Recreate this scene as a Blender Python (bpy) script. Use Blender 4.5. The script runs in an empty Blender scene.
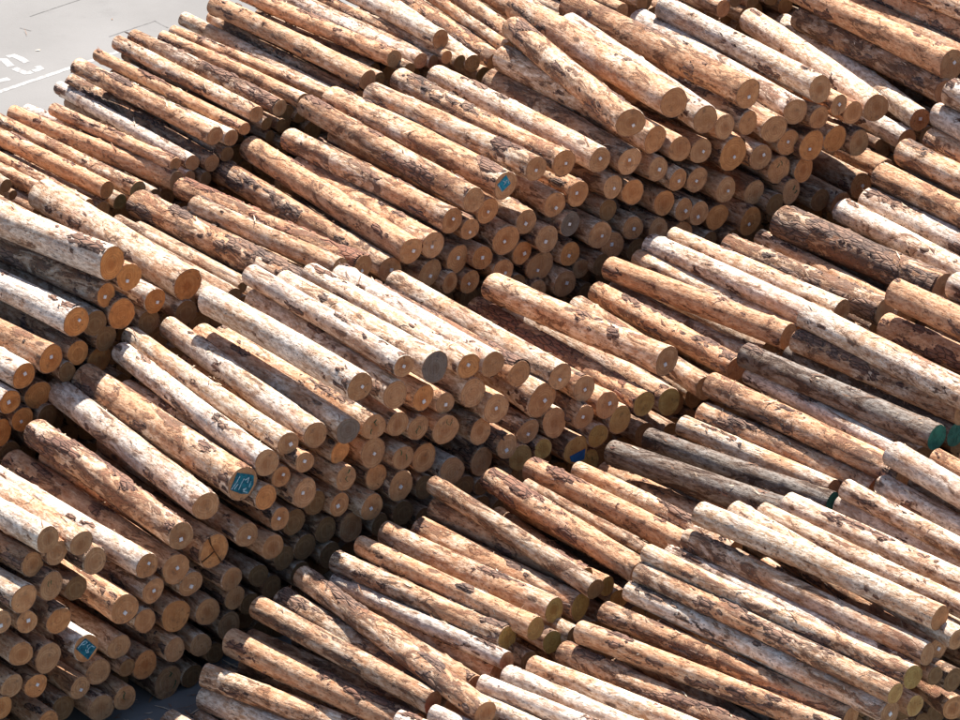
import bpy, math, random
import numpy as np
from mathutils import Matrix, Vector

# ------------------------------------------------------------------ camera, sky, sun, exposure
scene = bpy.context.scene
F_PX, PITCH, AZ = 5400.0, math.radians(26.0), math.radians(39.5)   # focal length in photo pixels, camera tilt, heading of the logs
CAM_H = 39.6635                                                        # metres above the yard
cam = bpy.data.cameras.new('camera'); cam_o = bpy.data.objects.new('camera', cam)
scene.collection.objects.link(cam_o); scene.camera = cam_o
cam_o.location = (0, 0, CAM_H); cam_o.rotation_euler = (math.pi/2 - PITCH, 0, 0)
cam.sensor_width = 36.0; cam.lens = F_PX*36.0/960.0; cam.clip_start = 1.0; cam.clip_end = 3000.0

AX = np.array([math.sin(AZ), -math.cos(AZ), 0.0])     # along the logs, towards the sawn ends that show
BX = np.array([math.cos(AZ), math.sin(AZ), 0.0])      # along the rows of stacks
sun_v = Vector(tuple(-0.38*AX + 0.54*BX + np.array([0, 0, 1.0])))
sun_v.normalize()
world = bpy.data.worlds.new('World'); scene.world = world; world.use_nodes = True
wn = world.node_tree.nodes; wl = world.node_tree.links
sky = wn.new('ShaderNodeTexSky'); sky.sky_type = 'NISHITA'; sky.sun_disc = False
sky.sun_elevation = math.asin(sun_v.z); sky.sun_rotation = math.atan2(sun_v.x, sun_v.y)
wl.new(sky.outputs['Color'], wn['Background'].inputs['Color']); wn['Background'].inputs['Strength'].default_value = 0.07
sl = bpy.data.lights.new('sun', 'SUN'); sl.energy = 5.0; sl.angle = math.radians(0.5); sl.color = (1.0, 0.95, 0.895)
so = bpy.data.objects.new('sun', sl); scene.collection.objects.link(so)
so.location = (0, 60, 60); so.rotation_euler = sun_v.to_track_quat('Z', 'Y').to_euler()
scene.cycles.max_bounces = 8; scene.cycles.diffuse_bounces = 6
scene.view_settings.view_transform = 'Standard'; scene.view_settings.look = 'None'
scene.view_settings.exposure = 1.3; scene.view_settings.gamma = 1.0; scene.view_settings.use_curve_mapping = False

# ------------------------------------------------------------------ helpers
rnd = random.Random(11)
col = scene.collection
def pix(x, y, z=0.0):
    """photo pixel -> the point of the horizontal plane z it looks at"""
    d = np.array([(x-480)/F_PX, math.cos(PITCH) - (y-360)/F_PX*math.sin(PITCH), -math.sin(PITCH) - (y-360)/F_PX*math.cos(PITCH)])
    t = (z - CAM_H)/d[2]
    return np.array([0, 0, CAM_H]) + d*t
def tag(o, label=None, cat=None, group=None, kind=None):
    if label: o['label'] = label
    if cat: o['category'] = cat
    if group: o['group'] = group
    if kind: o['kind'] = kind
    return o
def mesh_obj(name, v, f, mats, parent=None, smooth=True, mat_idx=None, uv=None):
    me = bpy.data.meshes.new(name); me.from_pydata(v, [], f)
    for m in mats: me.materials.append(m)
    if mat_idx is not None: me.polygons.foreach_set('material_index', mat_idx)
    if smooth: me.polygons.foreach_set('use_smooth', [True]*len(me.polygons))
    if uv is not None:
        lay = me.uv_layers.new(name='UVMap')
        idx = np.empty(len(me.loops), dtype=np.int32); me.loops.foreach_get('vertex_index', idx)
        lay.data.foreach_set('uv', np.asarray(uv, dtype=np.float32)[idx].ravel())
    me.update()
    o = bpy.data.objects.new(name, me); col.objects.link(o)
    if parent: o.parent = parent
    return o
def hsh(ix, iy, iz, seed):
    h = (ix*374761393 + iy*668265263 + iz*2147483647 + seed*1274126177) & 0x7fffffff
    h = ((h ^ (h >> 13))*1274126177) & 0x7fffffff
    return ((h ^ (h >> 16)) & 0xffff)/65535.0
def vnoise(x, y, z, seed):
    """smooth value noise in 0..1 on arrays"""
    ix, iy, iz = np.floor(x).astype(np.int64), np.floor(y).astype(np.int64), np.floor(z).astype(np.int64)
    fx, fy, fz = x-ix, y-iy, z-iz
    fx, fy, fz = fx*fx*(3-2*fx), fy*fy*(3-2*fy), fz*fz*(3-2*fz)
    r = 0
    for dx in (0, 1):
        for dy in (0, 1):
            for dz in (0, 1):
                r = r + hsh(ix+dx, iy+dy, iz+dz, seed)*(fx if dx else 1-fx)*(fy if dy else 1-fy)*(fz if dz else 1-fz)
    return r

# ------------------------------------------------------------------ materials
class NT:
    def __init__(s, name):
        s.m = bpy.data.materials.new(name); s.m.use_nodes = True
        s.n = s.m.node_tree.nodes; s.l = s.m.node_tree.links; s.b = s.n['Principled BSDF']
        s.b.inputs['Roughness'].default_value = .85; s.b.inputs['Specular IOR Level'].default_value = .25
    def lk(s, a, b): s.l.new(a, b)
    def node(s, t, **k):
        n = s.n.new(t)
        for kk, vv in k.items(): setattr(n, kk, vv)
        return n
    def val(s, x, sock):
        if hasattr(x, 'is_output') or hasattr(x, 'links'): s.l.new(x, sock)
        else: sock.default_value = x
    def math(s, op, a, b=None, c=None, clamp=False):
        n = s.node('ShaderNodeMath', operation=op, use_clamp=clamp); s.val(a, n.inputs[0])
        if b is not None: s.val(b, n.inputs[1])
        if c is not None: s.val(c, n.inputs[2])
        return n.outputs[0]
    def mapr(s, x, a, b, c=0.0, d=1.0, smooth=True):
        n = s.node('ShaderNodeMapRange', interpolation_type='SMOOTHSTEP' if smooth else 'LINEAR')
        s.val(x, n.inputs[0])
        for i, q in zip((1, 2, 3, 4), (a, b, c, d)): s.val(q, n.inputs[i])
        return n.outputs[0]
    def mix(s, f, a, b, mode='MIX'):
        n = s.node('ShaderNodeMix', data_type='RGBA', blend_type=mode)
        s.val(f, n.inputs[0])
        for q, i in ((a, 6), (b, 7)):
            if isinstance(q, tuple): n.inputs[i].default_value = (*q, 1)
            else: s.l.new(q, n.inputs[i])
        return n.outputs[2]
    def noise(s, co, scale, detail=4, rough=.55, sc=(1, 1, 1), dist=0.0):
        mp = s.node('ShaderNodeMapping'); s.lk(co, mp.inputs[0]); mp.inputs['Scale'].default_value = sc
        n = s.node('ShaderNodeTexNoise'); s.lk(mp.outputs[0], n.inputs['Vector'])
        n.inputs['Scale'].default_value = scale; n.inputs['Detail'].default_value = detail
        n.inputs['Roughness'].default_value = rough; n.inputs['Distortion'].default_value = dist
        return n.outputs[0]
    def vor(s, co, scale, sc=(1, 1, 1), feature='F1'):
        mp = s.node('ShaderNodeMapping'); s.lk(co, mp.inputs[0]); mp.inputs['Scale'].default_value = sc
        n = s.node('ShaderNodeTexVoronoi', feature=feature); s.lk(mp.outputs[0], n.inputs['Vector']); n.inputs['Scale'].default_value = scale
        return n.outputs['Distance']
    def bump(s, h, strength=.5, dist=.01):
        n = s.node('ShaderNodeBump'); n.inputs['Strength'].default_value = strength; n.inputs['Distance'].default_value = dist
        s.lk(h, n.inputs['Height']); s.lk(n.outputs[0], s.b.inputs['Normal'])
    def coords(s):
        tc = s.node('ShaderNodeTexCoord'); oi = s.node('ShaderNodeObjectInfo')
        sc = s.node('ShaderNodeVectorMath', operation='SCALE'); s.lk(oi.outputs['Random'], sc.inputs['Scale']); sc.inputs[0].default_value = (91, 37, 53)
        ad = s.node('ShaderNodeVectorMath', operation='ADD'); s.lk(tc.outputs['Object'], ad.inputs[0]); s.lk(sc.outputs[0], ad.inputs[1])
        sep = s.node('ShaderNodeSeparateColor'); s.lk(oi.outputs['Color'], sep.inputs[0])
        return ad.outputs[0], sep.outputs, oi.outputs['Random'], oi

def wood_material():
    t = NT('peeled_log_wood'); co, ch, rn, oi = t.coords()
    grey, patch, orange = ch[0], ch[1], ch[2]
    mp = t.node('ShaderNodeMapping'); t.lk(co, mp.inputs[0]); mp.inputs['Scale'].default_value = (.5, 1, 1)
    bn = t.node('ShaderNodeTexNoise'); t.lk(mp.outputs[0], bn.inputs['Vector']); bn.inputs['Scale'].default_value = 1.9; bn.inputs['Detail'].default_value = 4; bn.inputs['Roughness'].default_value = .62
    sp3 = t.node('ShaderNodeSeparateColor'); t.lk(bn.outputs['Color'], sp3.inputs[0]); big, big2, big3 = sp3.outputs
    fine = t.noise(co, 16, 5, .72, (.40, 1, 1)); streak = t.noise(co, 34, 3, .6, (.09, 1, 1)); speck = t.noise(co, 30, 3, .65, (.5, 1, 1))
    c = t.mix(t.mapr(fine, .37, .62), (.45, .27, .155), (.855, .705, .55))
    c = t.mix(t.mapr(streak, .46, .72, 0, .55), c, (.44, .265, .135))
    og = t.mapr(t.math('ADD', big2, t.math('MULTIPLY', orange, .34)), .56, .78)
    c = t.mix(t.math('MULTIPLY', og, .82), c, t.mix(t.mapr(fine, .3, .7), (.40, .16, .07), (.68, .395, .215)))
    gr = t.mapr(t.math('ADD', t.math('MULTIPLY', big, .75), t.math('MULTIPLY', grey, .36)), .50, .78)
    c = t.mix(t.math('MULTIPLY', gr, .8), c, t.mix(t.mapr(fine, .38, .62), (.40, .335, .29), (.82, .72, .63)))
    stain = t.math('MULTIPLY', t.mapr(big3, .56, .70), t.math('ADD', .12, t.math('MULTIPLY', grey, .55)))
    c = t.mix(t.math('MULTIPLY', stain, t.mapr(fine, .35, .6, .35, 1)), c, (.22, .20, .205))
    # remains of bast and bark in ragged patches
    pm = t.math('ADD', t.noise(co, 4.3, 6, .74, (.33, 1, 1), .7), t.math('MULTIPLY', patch, .30))
    pmask = t.mapr(pm, .67, .73)
    halo = t.mapr(pm, .56, .69, 0, .6)
    c = t.mix(halo, c, t.mix(fine, (.29, .125, .062), (.56, .32, .17)))
    pc = t.mix(t.mapr(t.math('ADD', t.math('MULTIPLY', big2, .6), t.math('MULTIPLY', speck, .4)), .40, .58), (.090, .053, .041), (.245, .108, .060))
    pc = t.mix(t.mapr(fine, .56, .68), pc, (.44, .29, .19))
    c = t.mix(t.math('MULTIPLY', pmask, .8), c, pc)
    # short dark scars
    sp = t.mapr(speck, .60, .69); c = t.mix(t.math('MULTIPLY', sp, .62), c, (.19, .105, .068))
    kn = t.vor(co, 1.25, (.55, 1.3, 1.3)); kmask = t.mapr(kn, .05, .10, 1, 0)
    c = t.mix(t.math('MULTIPLY', kmask, .8), c, (.085, .045, .03))
    hv = t.mapr(rn, 0, 1, .84, 1.06, False)
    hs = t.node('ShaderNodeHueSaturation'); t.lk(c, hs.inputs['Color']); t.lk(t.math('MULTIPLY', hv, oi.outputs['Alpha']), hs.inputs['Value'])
    t.lk(hs.outputs[0], t.b.inputs['Base Color'])
    h = t.math('ADD', t.math('MULTIPLY', fine, .9), t.math('MULTIPLY', pmask, .8))
    h = t.math('ADD', h, t.math('MULTIPLY', streak, .35)); h = t.math('SUBTRACT', h, t.math('MULTIPLY', sp, .7))
    t.bump(h, 1.0, .028)
    return t.m
def bark_material():
    t = NT('flaking_bark'); co, ch, rn, oi = t.coords()
    red = ch[0]
    ridge = t.vor(co, 15, (.28, 1, 1), 'DISTANCE_TO_EDGE'); n1 = t.noise(co, 4, 5, .6, (.5, 1, 1)); n2 = t.noise(co, 26, 5, .65, (.5, 1, 1))
    c = t.mix(t.mapr(n1, .38, .62), (.10, .070, .058), (.24, .145, .10))
    c = t.mix(t.math('MULTIPLY', t.mapr(n2, .5, .7), .75), c, (.33, .25, .19))
    c = t.mix(t.math('MULTIPLY', red, .75), c, t.mix(n2, (.19, .065, .04), (.36, .16, .09)))
    c = t.mix(t.mapr(ridge, 0, .10, .85, 0), c, (.035, .024, .020))
    t.lk(c, t.b.inputs['Base Color']); t.b.inputs['Roughness'].default_value = .95
    t.bump(t.math('ADD', t.mapr(ridge, 0, .2), t.math('MULTIPLY', n2, .8)), 1.0, .016)
    return t.m
def cut_material():
    t = NT('sawn_end_grain'); co, ch, rn, oi = t.coords()
    uv = t.node('ShaderNodeUVMap'); uv.uv_map = 'UVMap'
    off = t.node('ShaderNodeVectorMath', operation='ADD'); t.lk(uv.outputs[0], off.inputs[0])
    sc = t.node('ShaderNodeVectorMath', operation='SCALE'); t.lk(rn, sc.inputs['Scale']); sc.inputs[0].default_value = (47, 71, 29); t.lk(sc.outputs[0], off.inputs[1])
    nz = t.noise(off.outputs[0], 7, 5, .6); nf = t.noise(off.outputs[0], 45, 4, .6)
    ln = t.node('ShaderNodeVectorMath', operation='LENGTH'); t.lk(uv.outputs[0], ln.inputs[0])
    rad = t.math('ADD', ln.outputs['Value'], t.math('MULTIPLY', t.math('SUBTRACT', t.noise(off.outputs[0], 5, 2), .5), .05))
    ring = t.math('SINE', t.math('MULTIPLY', rad, 150)); ring2 = t.noise(t.node('ShaderNodeCombineXYZ').outputs[0], 1)
    cx = t.node('ShaderNodeCombineXYZ'); t.lk(rad, cx.inputs[0]); t.lk(rn, cx.inputs[1])
    band = t.noise(cx.outputs[0], 30, 3, .7)
    c = t.mix(t.mapr(nz, .3, .7), (.375, .185, .088), (.53, .305, .155))
    c = t.mix(t.mapr(band, .4, .66, 0, .8), c, (.35, .175, .08))
    c = t.mix(t.math('MULTIPLY', t.mapr(ring, .0, 1), .28), c, (.25, .12, .055))
    heart = t.mapr(rad, .04, .12, 1, 0)
    c = t.mix(t.math('MULTIPLY', heart, t.mapr(rn, .1, .9, .1, .75)), c, (.28, .115, .045))
    # saw marks
    mp = t.node('ShaderNodeMapping'); t.lk(off.outputs[0], mp.inputs[0]); mp.inputs['Rotation'].default_value = (0, 0, .9); mp.inputs['Scale'].default_value = (1, .06, 1)
    sm = t.node('ShaderNodeTexNoise'); t.lk(mp.outputs[0], sm.inputs['Vector']); sm.inputs['Scale'].default_value = 60
    c = t.mix(t.mapr(sm.outputs[0], .5, .75, 0, .35), c, (.50, .34, .21))
    dirt = t.mapr(t.noise(off.outputs[0], 9, 4, .6), .56, .72, 0, .6); c = t.mix(dirt, c, (.15, .09, .06))
    sx = t.node('ShaderNodeSeparateXYZ'); t.lk(uv.outputs[0], sx.inputs[0])
    ang = t.math('ARCTAN2', sx.outputs[0], sx.outputs[1]); ca = t.node('ShaderNodeCombineXYZ'); t.lk(ang, ca.inputs[0]); t.lk(t.math('MULTIPLY', rn, 83), ca.inputs[1]); t.lk(t.math('MULTIPLY', rad, 2.0), ca.inputs[2])
    chk = t.math('MULTIPLY', t.mapr(t.noise(ca.outputs[0], 5.5, 2, .5), .69, .73), t.mapr(rad, .02, .06)); c = t.mix(t.math('MULTIPLY', chk, .75), c, (.07, .035, .02))
    # the end's tint: sap stain, grey weathering, sprayed paint, painted-in orange bounce light
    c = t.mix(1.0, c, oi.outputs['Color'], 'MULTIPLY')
    t.lk(c, t.b.inputs['Base Color']); t.b.inputs['Roughness'].default_value = .8
    t.bump(t.math('ADD', sm.outputs[0], t.math('MULTIPLY', nf, .6)), .6, .006)
    return t.m
def green_cut_material():
    t = NT('green_painted_end_grain'); co, ch, rn, oi = t.coords()
    n = t.noise(co, 9, 5, .6); c = t.mix(t.mapr(n, .35, .65), (.008, .085, .065), (.022, .155, .115))
    c = t.mix(t.mapr(t.noise(co, 22, 4), .66, .72, 0, .6), c, (.30, .20, .12)); t.lk(c, t.b.inputs['Base Color']); t.b.inputs['Roughness'].default_value = .6; return t.m
def plain(name, a, b, scale=20, rough=.7):
    t = NT(name); co, ch, rn, oi = t.coords(); n = t.noise(co, scale, 4); t.lk(t.mix(t.mapr(n, .3, .7), a, b), t.b.inputs['Base Color']); t.b.inputs['Roughness'].default_value = rough; return t.m
def ground_material():
    t = NT('worn_concrete_yard'); tc = t.node('ShaderNodeTexCoord'); co = tc.outputs['Object']
    a = t.noise(co, .16, 6, .6); b = t.noise(co, 1.3, 6, .65); g = t.noise(co, 22, 4, .7)
    c = t.mix(t.mapr(a, .3, .7), (.17, .162, .152), (.212, .203, .192))
    c = t.mix(t.mapr(b, .55, .75, 0, .35), c, (.135, .127, .12)); c = t.mix(t.mapr(g, .55, .8, 0, .3), c, (.13, .12, .11))
    oil = t.mapr(t.noise(co, .5, 5, .6, (1, .35, 1)), .62, .74, 0, .3); c = t.mix(oil, c, (.125, .12, .115))
    t.lk(c, t.b.inputs['Base Color']); t.b.inputs['Roughness'].default_value = .9; t.bump(g, .4, .01); return t.m
M_WOOD, M_BARK, M_CUT, M_GREEN = wood_material(), bark_material(), cut_material(), green_cut_material()
def sprayed(name, a, b):
    t = NT(name); co, ch, rn, oi = t.coords(); n = t.noise(co, 16, 4); w = t.noise(co, 38, 5, .7)
    c = t.mix(t.mapr(n, .3, .7), a, b); c = t.mix(t.mapr(w, .60, .70, 0, .55), c, (.33, .20, .11)); t.lk(c, t.b.inputs['Base Color']); return t.m
M_TAG = plain('white_paper_tag', (.55, .55, .57), (.70, .70, .70), 60, .5)
M_BLUE = sprayed('teal_blue_spray_paint', (.004, .060, .100), (.012, .165, .22))
M_CYAN = sprayed('bright_blue_spray_paint', (.004, .12, .23), (.02, .26, .36))
M_NAVY = plain('deep_blue_card', (.003, .055, .19), (.008, .10, .27), 10, .5)
M_CHALK = plain('pale_blue_chalk', (.12, .28, .36), (.50, .64, .70), 30, .9)
M_CRAYON = plain('dark_green_crayon', (.05, .085, .04), (.09, .13, .06), 40, .8)
M_RIM = plain('bast_rim', (.15, .075, .045), (.36, .20, .11), 35, .9)
M_SPLIT = plain('dark_split_wood', (.05, .022, .010), (.12, .055, .022), 30, .9)
M_GROUND = ground_material()
M_PAINT = plain('worn_white_road_paint', (.23, .22, .21), (.40, .39, .375), 9, .8)
M_TAR = plain('dark_joint_sealant', (.10, .095, .09), (.17, .16, .15), 6, .8)

# ------------------------------------------------------------------ the yard
g = 900.0
tag(mesh_obj('ground', [(-g, -g, 0), (g, -g, 0), (g, g, 0), (-g, g, 0)], [(0, 1, 2, 3)], [M_GROUND], smooth=False), kind='structure')
def ground_strip(pts, w, z):
    """vertices and faces of a flat strip on the yard through photo pixels"""
    pts = [pix(*q) for q in pts]; v, f = [], []
    for i, q in enumerate(pts):
        d = pts[min(i+1, len(pts)-1)] - pts[max(i-1, 0)]; d = d/np.linalg.norm(d); n = np.array([-d[1], d[0], 0])
        for s in (-1, 1): v.append(tuple(q + n*s*w/2 + np.array([0, 0, z])))
        if i: k = 2*i; f.append((k-2, k-1, k+1, k))
    return v, f
def strips(name, items, w, z, mat):
    V, Fc = [], []
    for it in items:
        v, f = ground_strip(it, w, z); o = len(V); V += v; Fc += [tuple(i+o for i in q) for q in f]
    return tag(mesh_obj(name, V, Fc, [mat], smooth=False), kind='structure')
strips('painted_road_letters', [[(7.5, 57), (13, 55.5), (20, 58.5), (27, 62.5)], [(33, 71.2), (41, 69), (37, 66.3)], [(14, 68.5), (20, 71), (26, 73.4), (32, 72)],
        [(-6, 61.5), (0, 60), (4, 59.8), (11, 66.5)], [(-8, 83), (0, 81), (9, 78.7)]], .15, .004, M_PAINT)
strips('painted_road_line', [[(-40, 105.2), (0, 91.7), (72, 67.4), (160, 38)]], .11, .004, M_PAINT)
strips('pavement_joint', [[(30, 16.5), (55, 8), (85, -2)], [(109, 36.8), (130, 29.5), (155, 21)], [(155, 21), (168, 28)], [(20, 28), (31, 31)]], .03, .004, M_TAR)

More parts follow.
